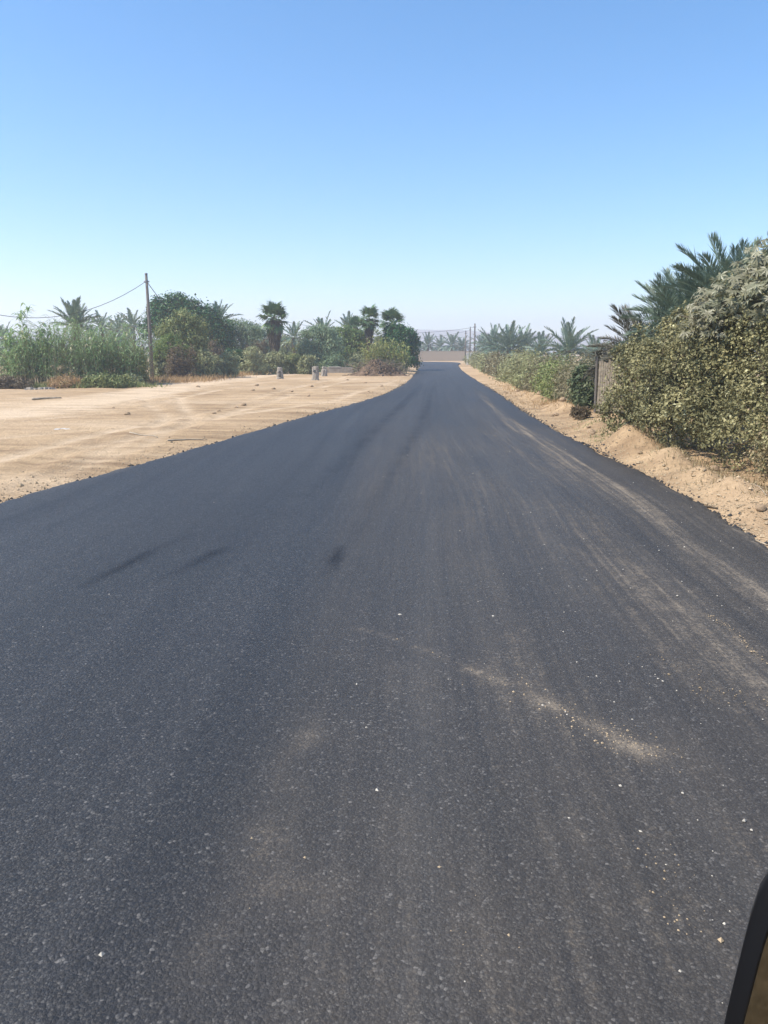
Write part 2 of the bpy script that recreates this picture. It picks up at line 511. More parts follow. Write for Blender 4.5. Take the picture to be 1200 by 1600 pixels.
# ------------------------------------------------------------------ ground and track
def axis(fine, growth, lim_lo, lim_hi, step):
    a = list(fine)
    s = step
    while a[-1] < lim_hi: s *= growth; a.append(min(a[-1] + s, lim_hi))
    s = step
    while a[0] > lim_lo: s *= growth; a.insert(0, max(a[0] - s, lim_lo))
    return np.array(a)


gxs = axis(np.concatenate([np.arange(-16, 2.6, .12), np.arange(2.6, 8.2, .075)]), 1.085, -1250, 1250, .16)
gys = axis(np.concatenate([np.arange(4, 19, .09), np.arange(19, 45, .2)]), 1.05, -60, 1260, .2)
gx, gy = np.meshgrid(gxs, gys)
gh = ground_h(gx, gy)
nx, ny = len(gxs), len(gys)
GV = np.stack([gx, gy, gh], -1).reshape(-1, 3)
ii = (np.arange(ny - 1)[:, None] * nx + np.arange(nx - 1)[None, :]).reshape(-1)
GF = np.stack([ii, ii + 1, ii + nx + 1, ii + nx], 1)
fc = GV[GF].mean(1)
vd, _ = seg_dist(GV[:, 0], GV[:, 1], TRACK)
worn = 1 - sstep(vd + .9 * fbm(GV[:, 0] * .5, GV[:, 1] * .5, 9), .7, 2.4)
worn = np.maximum(worn * .9, .4 * sstep(fbm(GV[:, 0] * .16 + 3, GV[:, 1] * .5, 14, 3), .08, .4) * (GV[:, 0] < xl(GV[:, 1])))
for i_, rt in enumerate(RUTS):
    d_, _ = seg_dist(GV[:, 0] + .25 * fbm(GV[:, 1] * .2, GV[:, 0] * .2, 70 + i_, 2), GV[:, 1], rt)
    worn = np.maximum(worn, .75 * np.exp(-(d_ / .22) ** 2) * np.clip(.55 + fbm(GV[:, 0] * .5, GV[:, 1] * .5, 40 + i_), 0, 1) * (GV[:, 0] < xl(GV[:, 1])))
td, tpar = seg_dist(fc[:, 0], fc[:, 1], TRACK)
is_track = td < 1.5 + .9 * fbm(fc[:, 0] * .4, fc[:, 1] * .4, 9) + .25 * fbm(fc[:, 0] * 3, fc[:, 1] * 3, 8)
for nm, msk, mt in (('ground', ~is_track, M['sand']), ('dirt_track', is_track, M['sand'])):
    b = MB()
    used, inv = np.unique(GF[msk], return_inverse=True)
    b.add(GV[used], inv.reshape(-1, 4), worn[used])
    tag(b.build(nm, mt, smooth=True), kind='structure')

# ------------------------------------------------------------------ road
def arc(p):
    d = np.concatenate([[0], np.cumsum(np.hypot(*np.diff(p, axis=0).T))])
    return d / d[-1]


# rows match equal y while the road runs ahead, then equal shares through the turn
ys = [-14.0]
while ys[-1] < 106:
    y = ys[-1]; ys.append(y + (.045 if 1.2 < y < 7.5 else (.5 if y < 1.2 else max(.045, .0105 * y - .03))))
ys = np.array(ys)
L1 = np.stack([xl(ys), ys], 1); R1 = np.stack([xr(ys), ys], 1)
Lt = LEs[LEs[:, 1] > ys[-1] + 1]; Rt = REs[REs[:, 1] > ys[-1] + 1]
tt = np.linspace(0, 1, 60)
L2 = np.stack([np.interp(tt, arc(Lt), Lt[:, 0]), np.interp(tt, arc(Lt), Lt[:, 1])], 1)
R2 = np.stack([np.interp(tt, arc(Rt), Rt[:, 0]), np.interp(tt, arc(Rt), Rt[:, 1])], 1)
Lp = np.concatenate([L1, L2]); Rp = np.concatenate([R1, R2])
rag = lambda y, s: .09 * fbm(y * .9, y * 0 + s, s, 3) + .07 * fbm(y * 6, y * 0 + s, s + 5, 3)
wd = np.hypot(*(Rp - Lp).T)[:, None]
rgl, rgr = rag(Lp[:, 1], 41), rag(Rp[:, 1], 47)
NC = 150
s = np.linspace(0, 1, NC)
rx_ = Lp[:, None, 0] * (1 - s) + Rp[:, None, 0] * s
ry_ = Lp[:, None, 1] * (1 - s) + Rp[:, None, 1] * s
dr = (1 - s)[None, :] * wd; dl = s[None, :] * wd
rx_ = rx_ + rgl[:, None] * np.exp(-dl / .16) + rgr[:, None] * np.exp(-dr / .16)
rz_ = .02 * np.sin(np.pi * s)[None, :] * np.ones_like(rx_) - .02 * np.exp(-dr / .12) - .02 * np.exp(-dl / .12)
RV = np.stack([rx_, ry_, rz_], -1)
# skirts: the broken edge of the new asphalt mat
el = RV[:, :1].copy(); el[..., 0] -= .05; el[..., 2] = -.125
er = RV[:, -1:].copy(); er[..., 0] += .06; er[..., 2] = -.15
RV = np.concatenate([el, RV, er], 1)
nr, nc = RV.shape[:2]
V = RV.reshape(-1, 3)
ii = (np.arange(nr - 1)[:, None] * nc + np.arange(nc - 1)[None, :]).reshape(-1)
b = MB(); b.add(V, np.stack([ii, ii + 1, ii + nc + 1, ii + nc], 1))
road = tag(b.build('road', M['asphalt'], smooth=True), kind='structure')
x, y = V[:, 0], V[:, 1]
DR = np.concatenate([dr[:, :1], dr, dr[:, -1:]], 1).reshape(-1); DL = np.concatenate([dl[:, :1], dl, dl[:, -1:]], 1).reshape(-1)
dust = np.zeros(len(V))
strk = fbm(DR * 3.0, y * .22, 61, 4)
strk2 = fbm(DR * 9.0, y * .16, 67, 4)
# dusty wheel lane along the right edge, where traffic drags sand on to the mat
lane = np.exp(-((DR - .78) / .16) ** 2) * (1 - sstep(y, 26, 46)) * .62
lane += np.exp(-((DR - 1.2) / .55) ** 2) * .38 * (1 - sstep(y, 18, 40))
lane += np.exp(-((DR - .35) / .12) ** 2) * .16 * (1 - sstep(y, 15, 30))
dust += lane * np.clip(.62 + 1.0 * strk2 + .5 * strk, 0, 1.3)
dust += .13 * np.clip(1.0 - np.abs(DR - 2.6) / 1.6, 0, 1) * np.clip(.5 + 1.2 * strk, 0, 1) * (1 - sstep(y, 20, 45))
dust += .7 * np.exp(-DL / .16) * np.clip(.35 + 1.4 * fbm(x * 2, y * 1.5, 86, 4), 0, 1.2) + .8 * np.exp(-DR / .12) * np.clip(.35 + 1.4 * fbm(x * 2, y * 2, 87, 4), 0, 1.2)


def trail(pts, wid, amt, seed, f=2.2, base=.6, var=1.3):
    d, p = seg_dist(x, y, pts)
    return amt * np.exp(-(d / wid) ** 2) * np.clip(base + var * fbm(x * f, y * f, seed, 4), 0, 1.4)


g = lambda *pp: [G(*q) for q in pp]
tr = np.zeros(len(V))
tr += trail(g((735, 1050), (800, 1075), (870, 1110), (950, 1150), (1010, 1185)), .085, .55, 71, 5, .85, .7)
tr += trail(g((1010, 1185), (1060, 1240), (1120, 1290)), .14, .3, 72)
tr += trail(g((555, 985), (620, 1003), (700, 1035), (745, 1055)), .022, .8, 73, 3)
tr += trail(g((560, 1030), (610, 1050), (640, 1085), (665, 1110)), .13, .24, 74, 4)
tr += trail(g((500, 1130), (440, 1240), (390, 1340), (350, 1430), (290, 1540)), .10, .34, 75, 4)
tr += trail(g((400, 1320), (440, 1400), (520, 1390)), .14, .30, 76, 5)
tr += trail(g((560, 1160), (620, 1300), (700, 1400), (760, 1520)), .16, .20, 77, 3)
tr += trail(g((880, 1230), (900, 1320), (970, 1420)), .12, .22, 78, 4)
tr += trail(g((1000, 1130), (1100, 1180), (1200, 1230)), .2, .22, 79, 3)
tr += trail(g((1130, 980), (1165, 1010), (1200, 1050)), .02, .6, 80, 6)
tr += trail(g((640, 745), (690, 700)), .05, .3, 81, 3)
dust += .44 * sstep(x, -.8, -.1) * np.clip(.75 + .8 * fbm(x * 1.2, y * .25, 85, 4), 0, 1.3) * (1 - .6 * sstep(y, 10, 30))
dust += .09 * sstep(fbm(x * .7, y * .5, 83, 4), .0, .5) * (1 - sstep(y, 10, 20)) * sstep(x, -1.0, .2)
dark = np.zeros(len(V))


def scuff(pts, wid, amt, seed):
    d, p = seg_dist(x, y, pts)
    return amt * np.exp(-(d / wid) ** 2) * np.clip(.75 + .8 * fbm(x * 3, y * 3, seed, 3), 0, 1) * np.sin(np.pi * np.clip(p, .03, .97)) ** .5


dark += scuff(g((528, 858), (518, 885), (508, 905)), .045, .8, 91)
dark += scuff(g((536, 855), (530, 880), (522, 900)), .03, .6, 90)
dark += scuff(g((130, 920), (190, 890), (240, 862), (300, 838)), .06, .9, 92)
dark += scuff(g((260, 905), (300, 885), (350, 860)), .06, 1.0, 93)
dark += scuff(g((340, 880), (420, 830), (520, 740), (600, 660), (660, 600)), .16, .55, 94)
dark += scuff(g((545, 850), (600, 760), (650, 680), (680, 600)), .13, .5, 95)
dark += .35 * np.clip(strk2 - .05, 0, 1) * sstep(y, 5, 9)
for nm, val in (('across', DR), ('trail', np.clip(tr, 0, 1)), ('dust', np.clip(dust, 0, 1)), ('dark', np.clip(dark, 0, 1))):
    a = road.data.attributes.new(nm, 'FLOAT', 'POINT')
    a.data.foreach_set('value', val.astype(np.float32))

# ------------------------------------------------------------------ mountains
b = MB()
q = rng(5)
mxs = np.linspace(-1200, 1240, 200)
prof = 16 + 22 * (fbm(mxs / 330, mxs * 0 + 2.5, 13, 5) + .5) + 14 * np.exp(-((mxs - 130) / 170) ** 2) + 10 * np.exp(-((mxs + 450) / 160) ** 2)
prof = np.clip(prof, 8, 44)
dep = np.linspace(0, 1, 14)
MV = []
for k_, d_ in enumerate(dep):
    s_ = np.sin(np.pi * d_ / 2) ** 1.3
    MV.append(np.stack([mxs, 1080 + 150 * d_ + 0 * mxs, -1 + prof * s_ * (1 + .12 * fbm(mxs / 50, mxs * 0 + d_ * 5, 19, 3) * (1 - d_))], 1))
MV = np.stack(MV)
ii = (np.arange(13)[:, None] * 200 + np.arange(199)[None, :]).reshape(-1)
b.add(MV.reshape(-1, 3), np.stack([ii, ii + 1, ii + 201, ii + 200], 1))
tag(b.build('mountains', M['mount'], smooth=True), kind='structure')

# ------------------------------------------------------------------ haze
hb = MB().box((0, 600, 25.2), (2560, 1400, 55))
m, t, out = new_mat('haze_air'); k = NT(t)
pv = k.n('VolumePrincipled')
pv.inputs['Color'].default_value = (.91, .94, 1, 1)
pv.inputs['Density'].default_value = HAZE_DENSITY
pv.inputs['Anisotropy'].default_value = .25
k.link(pv.outputs[0], out.inputs['Volume'])
tag(hb.build('haze', m), kind='stuff')


# ------------------------------------------------------------------ plants
def unit(v): return v / (np.linalg.norm(v, axis=-1, keepdims=True) + 1e-9)


def foliage(q, lobes, n, leaf, wid, clump=.28, per=26, droop=0.0, up=.4, inner=.18, low=False):
    """leaf positions clustered on the shells of the lobes; returns MB"""
    lobes = np.array(lobes, float)
    area = (lobes[:, 3] * lobes[:, 4] + lobes[:, 3] * lobes[:, 5] + lobes[:, 4] * lobes[:, 5])
    m = max(6, n // per)
    li = q.choice(len(lobes), m, p=area / area.sum())
    d = unit(q.normal(size=(m, 3))); d[:, 2] = np.where(d[:, 2] < (-.95 if low else -.45), -d[:, 2], d[:, 2])
    r = 1 - np.abs(q.normal(0, inner, m)); r = np.clip(r, .25, 1) * q.uniform(.9, 1.1, m)
    c = lobes[li, :3] + d * lobes[li, 3:] * r[:, None]
    ctint = q.normal(0, .13, m)
    ci = q.integers(0, m, n)
    sz = (lobes[li, 3:].mean(1) * clump)[ci]
    off = q.normal(size=(n, 3)) * sz[:, None] * .55
    P = c[ci] + off
    P[:, 2] = np.maximum(P[:, 2], .02 + q.random(n) * .05)
    outw = unit(d[ci] + unit(off) * .6)
    N = unit(outw * .7 + np.array([0, 0, up]) + q.normal(size=(n, 3)) * .5)
    D = unit(np.cross(N, q.normal(size=(n, 3))) + np.array([0, 0, -droop]))
    b = MB()
    sv = np.exp(q.normal(0, .27, n)); sv = np.clip(sv, .45, 1.7)
    b.leaves(P, D, N, leaf * sv, wid * sv * q.uniform(.75, 1.25, n), np.clip(.42 + ctint[ci] + q.normal(0, .2, n), 0, 1))
    return b, c, li


def make_tree(name, label, cat, loc, lobes, n, leaf, wid, mat, trunk_h=1.0, trunk_r=.12, seed=1, group=None, bark='bark', limbs=True, twigs=0, **kw):
    q = rng(seed)
    t = thing(name, label, cat, loc, 0, group)
    b, c, li = foliage(q, lobes, n, leaf, wid, **kw)
    crown = b.build('crown' if name.endswith('tree') else 'foliage', mat, t)
    if limbs:
        tb = MB()
        tb.tube([(0, 0, -.1), (.03, .02, trunk_h * .4), (-.03, .04, trunk_h)], [trunk_r * 1.3, trunk_r, trunk_r * .8], 7)
        for lo in lobes:
            a = np.array([0, 0, trunk_h * .8]); e = np.array(lo[:3])
            mid = (a + e) / 2 + q.normal(0, .12, 3)
            tb.tube([a, mid, e], [trunk_r * .7, trunk_r * .45, trunk_r * .2], 5)
        for j in q.choice(len(c), min(len(c), 26 + twigs), replace=False):
            a = np.array(lobes[li[j]][:3]); e = c[j]
            tb.tube([a, (a + e) / 2 + q.normal(0, .06, 3), e], [trunk_r * .22, trunk_r * .14, .008], 4, cap=False)
        tb.build('trunk' if name.endswith('tree') else 'stems', M[bark], t, True)
    return t


def blob_lobes(q, rx, ry, h, n=6, base=.0):
    """uneven set of lobes filling a rounded bush"""
    L = [(0, 0, base + (h - base) * .5, rx * .7, ry * .7, (h - base) * .5)]
    for i in range(4):
        a = -math.pi / 2 + (i - 1.5) * .8 + q.normal(0, .2)
        L.append((math.cos(a) * rx * .6, math.sin(a) * ry * .6, base + (h - base) * .2, rx * .42, ry * .42, (h - base) * .24))
    for i in range(n):
        a = q.uniform(0, 2 * math.pi); rr = q.uniform(.35, .7)
        z = q.uniform(.3, .78)
        s_ = q.uniform(.28, .46)
        L.append((math.cos(a) * rx * rr, math.sin(a) * ry * rr, base + (h - base) * z, rx * s_, ry * s_, (h - base) * s_ * .8))
    return L


def bush(name, label, px, Y, wpx, top, mat, seed, n=2600, leaf=.13, wid=.07, cat='bush', group=None, depth=None, base_py=None, base=0.0, **kw):
    """a bush whose width is given in photograph pixels at distance Y and whose top is at row top"""
    z0 = gz(X(px, Y), Y)
    h = Z(top, Y) - z0
    rx = wpx / 2 / FPX * Y
    q = rng(seed + 1000)
    ry = depth or max(rx * .8, .5)
    return make_tree(name, label, cat, (X(px, Y), Y, z0), blob_lobes(q, rx, ry, h * .96, 7, base), int(n * 1.9), leaf, wid, mat, h * .35, .03 + .01 * h, seed, group, low=True, **kw)


# ---- date palm fronds
def frond_mesh(q, L, n, lw, ll, bend=.7, mat='date', tw=.35):
    t = np.linspace(0, 1, 12)
    ang = -bend * t ** 1.6
    ds = L / 11
    px_ = np.concatenate([[0], np.cumsum(np.cos(ang[:-1]) * ds)]); pz_ = np.concatenate([[0], np.cumsum(np.sin(ang[:-1]) * ds)])
    side = q.normal(0, .06) * t ** 2 * L
    pts = np.stack([px_, side, pz_], 1)
    b = MB()
    b.tube(pts, np.interp(t, [0, .1, 1], [.035, .022, .005]) * max(1, L / 3), 4, .95, False)
    tp = np.repeat(np.linspace(.13, .99, n), 2); sd_ = np.tile([-1., 1.], n)
    tp = tp + q.normal(0, .004, 2 * n)
    tp = np.clip(tp, .1, 1)
    P = np.stack([np.interp(tp, t, pts[:, i]) for i in range(3)], 1)
    a = np.interp(tp, t, ang)
    T = np.stack([np.cos(a), 0 * a, np.sin(a)], 1); U = np.stack([-np.sin(a), 0 * a, np.cos(a)], 1); S = np.stack([0 * a, sd_, 0 * a], 1)
    fw = np.interp(tp, [0, .5, 1], [.5, .85, 2.2]) + q.normal(0, .12, 2 * n)
    D = T * fw[:, None] + S + U * (tw + q.normal(0, .28, 2 * n))[:, None]
    ln = ll * np.interp(tp, [.1, .25, .55, .85, 1], [.45, .85, 1, .75, .4]) * q.uniform(.85, 1.12, 2 * n)
    b.leaves(P, D, U + S * -.4, ln, lw, np.clip(.4 + q.normal(0, .16, 2 * n), 0, 1), fold=.03, wide=.35)
    return b.mesh('frond', M[mat])


def trunk_mesh(h, r):
    b = MB(); q = rng(int(h * 100))
    n = max(4, int(h / .14))
    zs = np.linspace(-.2, h, n)
    rr = r * (1 + .12 * (np.arange(n) % 2)) * np.interp(zs, [-.2, h * .2, h], [1.25, 1, 1.05])
    b.tube(np.stack([.03 * np.sin(zs * 1.3), .03 * np.cos(zs), zs], 1), rr, 9, q.random())
    # old leaf bases
    m = int(h * 26) + 8
    a = q.uniform(0, 2 * math.pi, m); z = q.uniform(max(0, h * .1), h, m)
    P = np.stack([np.cos(a) * r * .95, np.sin(a) * r * .95, z], 1)
    D = np.stack([np.cos(a) * .6, np.sin(a) * .6, 1 + 0 * a], 1)
    b.leaves(P, D, np.stack([np.cos(a), np.sin(a), 0 * a], 1), .22, .12, q.random(m), .1)
    return b.mesh('trunk', M['thatch'])


FR = {}
for kind, (L_, n_, lw_, ll_, mt_) in {'near': (2.7, 64, .042, .70, 'date_near'), 'near_dry': (2.4, 56, .042, .62, 'date_dry'),
                                      'mid': (3.0, 34, .10, .62, 'date'), 'far': (3.2, 22, .17, .7, 'date')}.items():
    FR[kind] = [frond_mesh(rng(300 + i + len(kind) * 17), L_, n_, lw_, ll_, bend=(.22, .4, .65, 1.0)[i], mat=mt_) for i in range(4)]


def date_palm(label, xw, yw, crown_z, kind, n, size=1.0, seed=1, group=None, spread=(-10, 85), trunk_r=.2, name='date_palm'):
    z0 = gz(xw, yw)
    q = rng(seed)
    t = thing(name, label, 'palm tree', (xw, yw, z0), 0, group)
    h = crown_z - z0
    obj('trunk', trunk_mesh(max(.3, h), trunk_r), t)
    for i in range(n):
        f = (i + .5) / n
        elev = spread[1] + (spread[0] - spread[1]) * f ** .8 + q.normal(0, 5)
        az = i * 2.39996 + q.normal(0, .12)
        var = 0 if elev > 60 else (1 if elev > 35 else (2 if elev > 8 else 3))
        o = obj('frond', FR[kind][var], t)
        o.location = (.1 * math.cos(az), .1 * math.sin(az), h - .1 + .12 * (elev > 30))
        o.rotation_euler = (q.normal(0, .25), -R(elev), az)
        s_ = size * q.uniform(.74, 1.1)
        o.scale = (s_, s_, s_)
    return t


# ---- fan palms
def fan_mesh(q, pet, rad, n=20, mat='fan'):
    b = MB()
    t = np.linspace(0, 1, 5)
    b.tube(np.stack([pet * t, 0 * t, -.12 * pet * t ** 2], 1), np.linspace(.03, .018, 5), 4, .9, False)
    a = np.linspace(-2.0, 2.0, n) + q.normal(0, .03, n)
    P = np.tile([pet, 0, -.12 * pet], (n, 1)) * 1.0
    D = np.stack([np.cos(a), np.sin(a), -.1 + .1 * np.cos(a) + q.normal(0, .07, n)], 1)
    ln = rad * np.interp(np.abs(a), [0, 1, 2], [1, .92, .6]) * q.uniform(.9, 1.05, n)
    mid = P + unit(D) * ln[:, None] * .62
    b.leaves(P, D, np.tile([0, 0, 1.], (n, 1)), ln * .68, rad * .21, np.clip(.5 + q.normal(0, .15, n), 0, 1), .02, .85)
    D2 = unit(D) + np.array([0, 0, -.6]) + q.normal(0, .15, (n, 3))
    b.leaves(mid, D2, np.tile([.3, 0, 1.], (n, 1)), ln * .45, rad * .12, np.clip(.5 + q.normal(0, .2, n), 0, 1), .02, .2)
    return b.mesh('fan_leaf', M[mat])


FAN = [fan_mesh(rng(400 + i), .95, 1.0) for i in range(3)]


def fan_palm(label, xw, yw, crown_z, size, skirt_len, skirt_r, seed, n=34, trunk_r=.22, droop=-35):
    z0 = gz(xw, yw); h = crown_z - z0
    q = rng(seed)
    t = thing('fan_palm', label, 'palm tree', (xw, yw, z0), 0, 'fan palms beyond the sandy lot')
    obj('trunk', trunk_mesh(h, trunk_r), t)
    # skirt of dead leaves hanging round the trunk
    b = MB(); m = 900
    zz = q.random(m) ** .8
    a = q.uniform(0, 2 * math.pi, m)
    rr = skirt_r * np.interp(zz, [0, .15, .45, 1], [.65, 1, .8, .38]) * q.uniform(.6, 1.05, m)
    P = np.stack([np.cos(a) * rr * .8, np.sin(a) * rr * .8, h - zz * skirt_len * .9], 1)
    D = np.stack([np.cos(a) * .22, np.sin(a) * .22, -1 + 0 * a], 1) + q.normal(0, .16, (m, 3))
    b.leaves(P, D, np.stack([np.cos(a), np.sin(a), .2 + 0 * a], 1), q.uniform(.4, .8, m) * size, q.uniform(.08, .2, m) * size, np.clip(.45 + q.normal(0, .2, m), 0, 1), .05)
    b.build('dead_leaf_skirt', M['thatch'], t)
    for i in range(n):
        f = (i + .5) / n
        elev = 80 + (droop - 80) * f + q.normal(0, 7)
        az = i * 2.39996 + q.normal(0, .2)
        o = obj('fan_leaf', FAN[i % 3], t)
        o.location = (0, 0, h - .05 + .2 * (1 - f))
        o.rotation_euler = (q.normal(0, .3), -R(elev), az)
        s_ = size * q.uniform(.85, 1.1); o.scale = (s_, s_, s_)
    return t


# ---- canes / reeds
def canes(q, n, rx, ry, h0, h1, leaf_n=11, leaf=.55, wid=.05, lean=.12):
    st, lf = MB(), MB()
    for i in range(n):
        bx, by = q.uniform(-rx, rx), q.uniform(-ry, ry)
        h = q.uniform(h0, h1) * (1 - .25 * (abs(bx) / rx) ** 3)
        lx, ly = q.normal(0, lean, 2)
        t = np.linspace(0, 1, 4)
        pts = np.stack([bx + lx * h * t ** 2, by + ly * h * t ** 2, -.05 + h * t], 1)
        st.tube(pts, [.014, .012, .009, .004], 3, q.random(), False)
        tl = q.uniform(.15, 1.0, leaf_n)
        P = np.stack([np.interp(tl, t, pts[:, j]) for j in range(3)], 1)
        a = q.uniform(0, 2 * math.pi, leaf_n)
        D = np.stack([np.cos(a), np.sin(a), q.uniform(.35, 1.3, leaf_n)], 1)
        L_ = leaf * q.uniform(.6, 1.2, leaf_n)
        tn = np.clip(.45 + q.normal(0, .2, leaf_n) + q.normal(0, .08), 0, 1)
        N = np.stack([-np.cos(a) * .5, -np.sin(a) * .5, 1 + 0 * a], 1)
        lf.leaves(P, D, N, L_ * .6, wid, tn, .03, .6)
        tip = P + unit(D) * (L_ * .5)[:, None]
        D2 = unit(D) * .8 + np.array([0, 0, -.75])
        lf.leaves(tip, D2, N, L_ * .55, wid * .8, tn, .03, .2)
    return st, lf


def cane_thicket(label, px, Y, wpx, tops, mat, seed, n, ry=1.4, name='cane_thicket', group=None, **kw):
    xw = X(px, Y); z0 = gz(xw, Y)
    t = thing(name, label, 'reeds', (xw, Y, z0), 0, group)
    st, lf = canes(rng(seed), n, wpx / 2 / FPX * Y, ry, Z(tops[0], Y) - z0, Z(tops[1], Y) - z0, **kw)
    st.build('stalks', M['cane'], t); lf.build('leaves', M[mat], t)
    return t


def grass_tufts(name, label, pts, mat, seed, n, h, kind=None, spread=.5, wid=.02):
    q = rng(seed); b = MB()
    i = q.integers(0, len(pts), n)
    c = np.array(pts)[i] + q.normal(0, spread, (n, 2)) * np.array([1.6, .7])
    z = ground_h(c[:, 0], c[:, 1])
    P = np.stack([c[:, 0], c[:, 1], z - .02], 1)
    D = np.stack([q.normal(0, .45, n), q.normal(0, .45, n), np.ones(n)], 1)
    N = np.stack([q.normal(0, 1, n), q.normal(0, 1, n), 0 * P[:, 0] + .1], 1)
    b.leaves(P, D, N, h * q.uniform(.4, 1.2, n), wid, np.clip(q.normal(.5, .25, n), 0, 1), .06, .3)
    return tag(b.build(name, M[mat]), label, kind='stuff')


def line(p0, p1, n):
    t = np.linspace(0, 1, n)[:, None]
    return (np.array(p0) * (1 - t) + np.array(p1) * t).tolist()


# ============================================================ LEFT SIDE
cane_thicket('tall green cane thicket at the left edge of the frame', -10, 42.5, 150, (556, 508), 'reed', 1, 240)
cane_thicket('dense tall green cane thicket in front of the spreading palm crown', 100, 42, 130, (535, 492), 'reed', 2, 300)
cane_thicket('shorter green cane thicket ending left of the tall utility pole', 175, 43, 90, (545, 500), 'reed', 3, 200)
for px, top, sd_, lb in ((41, 472, 11, 'tallest single cane sticking up above the left thicket'), (17, 503, 12, 'lone leaning cane near the left edge above the thicket'),
                         (71, 496, 13, 'short cane tip between the tallest cane and the spreading palm')):
    xw = X(px, 41.5); z0 = gz(xw, 41.5)
    t = thing('tall_cane', lb, 'cane', (xw, 41.5, z0))
    st, lf = canes(rng(sd_), 4, .16, .1, Z(top, 41.5) - z0 - .4, Z(top, 41.5) - z0, leaf_n=30, leaf=.8, wid=.12, lean=.03)
    st.build('stalks', M['cane'], t); lf.build('leaves', M['reed'], t)
cane_thicket('yellow green cane clump leaning at the foot of the utility pole', 206, 43.5, 44, (575, 538), 'reed_y', 4, 110, ry=.9, name='cane_clump')

bush('low_bush', 'low yellowish dry bush in front of the cane thicket', 100, 39.5, 85, 590, M['straw'], 21, 2200, .14, .035, base=0)
bush('low_bush', 'low dark olive bush between the dry bush and the pole', 165, 39.3, 80, 588, M['olive'], 22, 3000, .13, .06)
bush('low_bush', 'small grey green bush at the right end of the cane thicket', 205, 41.5, 40, 585, M['grey'], 23, 1800, .12, .06)
bush('brush_pile', 'brown heap of cut brush at the left edge below the canes', 12, 38.5, 80, 590, M['brush'], 24, 2200, .16, .035, cat='brush')
grass_tufts('dry_grass', 'orange dry grass along the foot of the bushes by the dirt track', line(G(238, 598), G(300, 594), 9) + line(G(300, 593), G(385, 584), 14) + line(G(385, 583), G(520, 577), 12), 'straw', 31, 5200, .42, spread=.55, wid=.035)
grass_tufts('green_weeds', 'green weeds tangled at the edge of the sand below the canes', line(G(-20, 605), G(210, 604), 20), 'olive', 33, 2600, .35, spread=.5, wid=.04)

# trees near the pole
q = rng(51)
Y0 = 54; x0 = X(288, Y0)
make_tree('vine_tree', 'olive brown tree draped in vines right of the utility pole', 'tree', (x0, Y0, gz(x0, Y0)),
          [(-.6, 0, 2.9, 1.2, 1.1, 1.0), (.5, .2, 3.1, 1.1, 1.0, 1.0), (0, 0, 1.7, 1.3, 1.1, 1.2), (.9, -.2, 1.9, .7, .8, 1.4), (-1.2, .1, 1.6, .9, .8, 1.0), (.2, -.3, 4.0, .8, .8, .5), (.3, -.5, .7, 1.3, .8, .7)],
          11000, .17, .075, M['olive'], 1.6, .16, 52, droop=.5)
Y0 = 52; x0 = X(268, Y0)
make_tree('thorn_tree', 'bright green feathery tree directly behind the utility pole', 'tree', (x0, Y0, gz(x0, Y0)),
          [(-.2, 0, 2.3, .9, .7, .55), (.6, -.2, 1.9, .9, .6, .3), (-.6, 0, 1.5, .7, .6, .6), (.9, -.1, 1.3, .7, .5, .25)],
          2600, .16, .05, M['acacia'], 1.2, .08, 53)
bush('shrub', 'brown dry shrub under the vine tree', 283, 50.5, 55, 540, M['brush'], 54, 2200, .16, .05)
Y0 = 70; x0 = X(300, Y0)
make_tree('shade_tree', 'big dark green dense tree with rounded crown behind the pole', 'tree', (x0, Y0, gz(x0, Y0)),
          [(-2.4, 0, 5.3, 1.1, 1.3, 1.0), (-1.3, .2, 5.75, 1.1, 1.3, .9), (-.1, 0, 5.3, 1.2, 1.3, .9), (1.3, 0, 4.5, 1.3, 1.3, 1.0), (2.6, -.2, 3.4, 1.2, 1.3, 1.2), (0, 0, 4, 2.6, 2, 1.4), (-2.8, 0, 3.8, 1.5, 1.4, 1.5), (2.2, -.4, 2.1, 1.5, 1.3, 1.1), (-.5, -.5, 1.8, 2.4, 1.2, 1.6)],
          21000, .22, .13, M['ficus'], 3, .3, 55, up=.7, clump=.35)

# background palms on the left
date_palm('date palm with wide spreading crown rising behind the cane thicket', X(122, 60), 60, Z(511, 60), 'mid', 44, .68, 61, spread=(8, 88))
bgp = 'date palms in the far grove on the left'
for i, (px, py, Y, sz) in enumerate([(162, 512, 85, .6), (188, 516, 90, .6), (210, 510, 84, .62), (8, 530, 80, .6)]):
    lb = ('dark date palm just right of the spreading palm crown', 'dark date palm midway between spreading palm and utility pole', 'dark date palm immediately left of the utility pole', 'dark date palm low behind the canes at left edge')[i]
    date_palm(lb, X(px, Y), Y, Z(py, Y), 'far', 24, sz, 62 + i, bgp, spread=(-20, 82))
date_palm('upright date palm between the dark shade tree and the feathery grey trees', X(342, 74), 74, Z(506, 74), 'mid', 30, .75, 71, spread=(10, 86))
date_palm('small dark date palm right of the bushy fan palm', X(460, 82), 82, Z(528, 82), 'far', 28, .62, 72, spread=(-25, 84))
date_palm('date palm crown peeking over the weeping grey tree', X(505, 84), 84, Z(522, 84), 'far', 26, .7, 73, spread=(-5, 86))
date_palm('date palm crown behind the green tree near the slender fan palm', X(545, 88), 88, Z(518, 88), 'far', 24, .62, 74, spread=(0, 86))

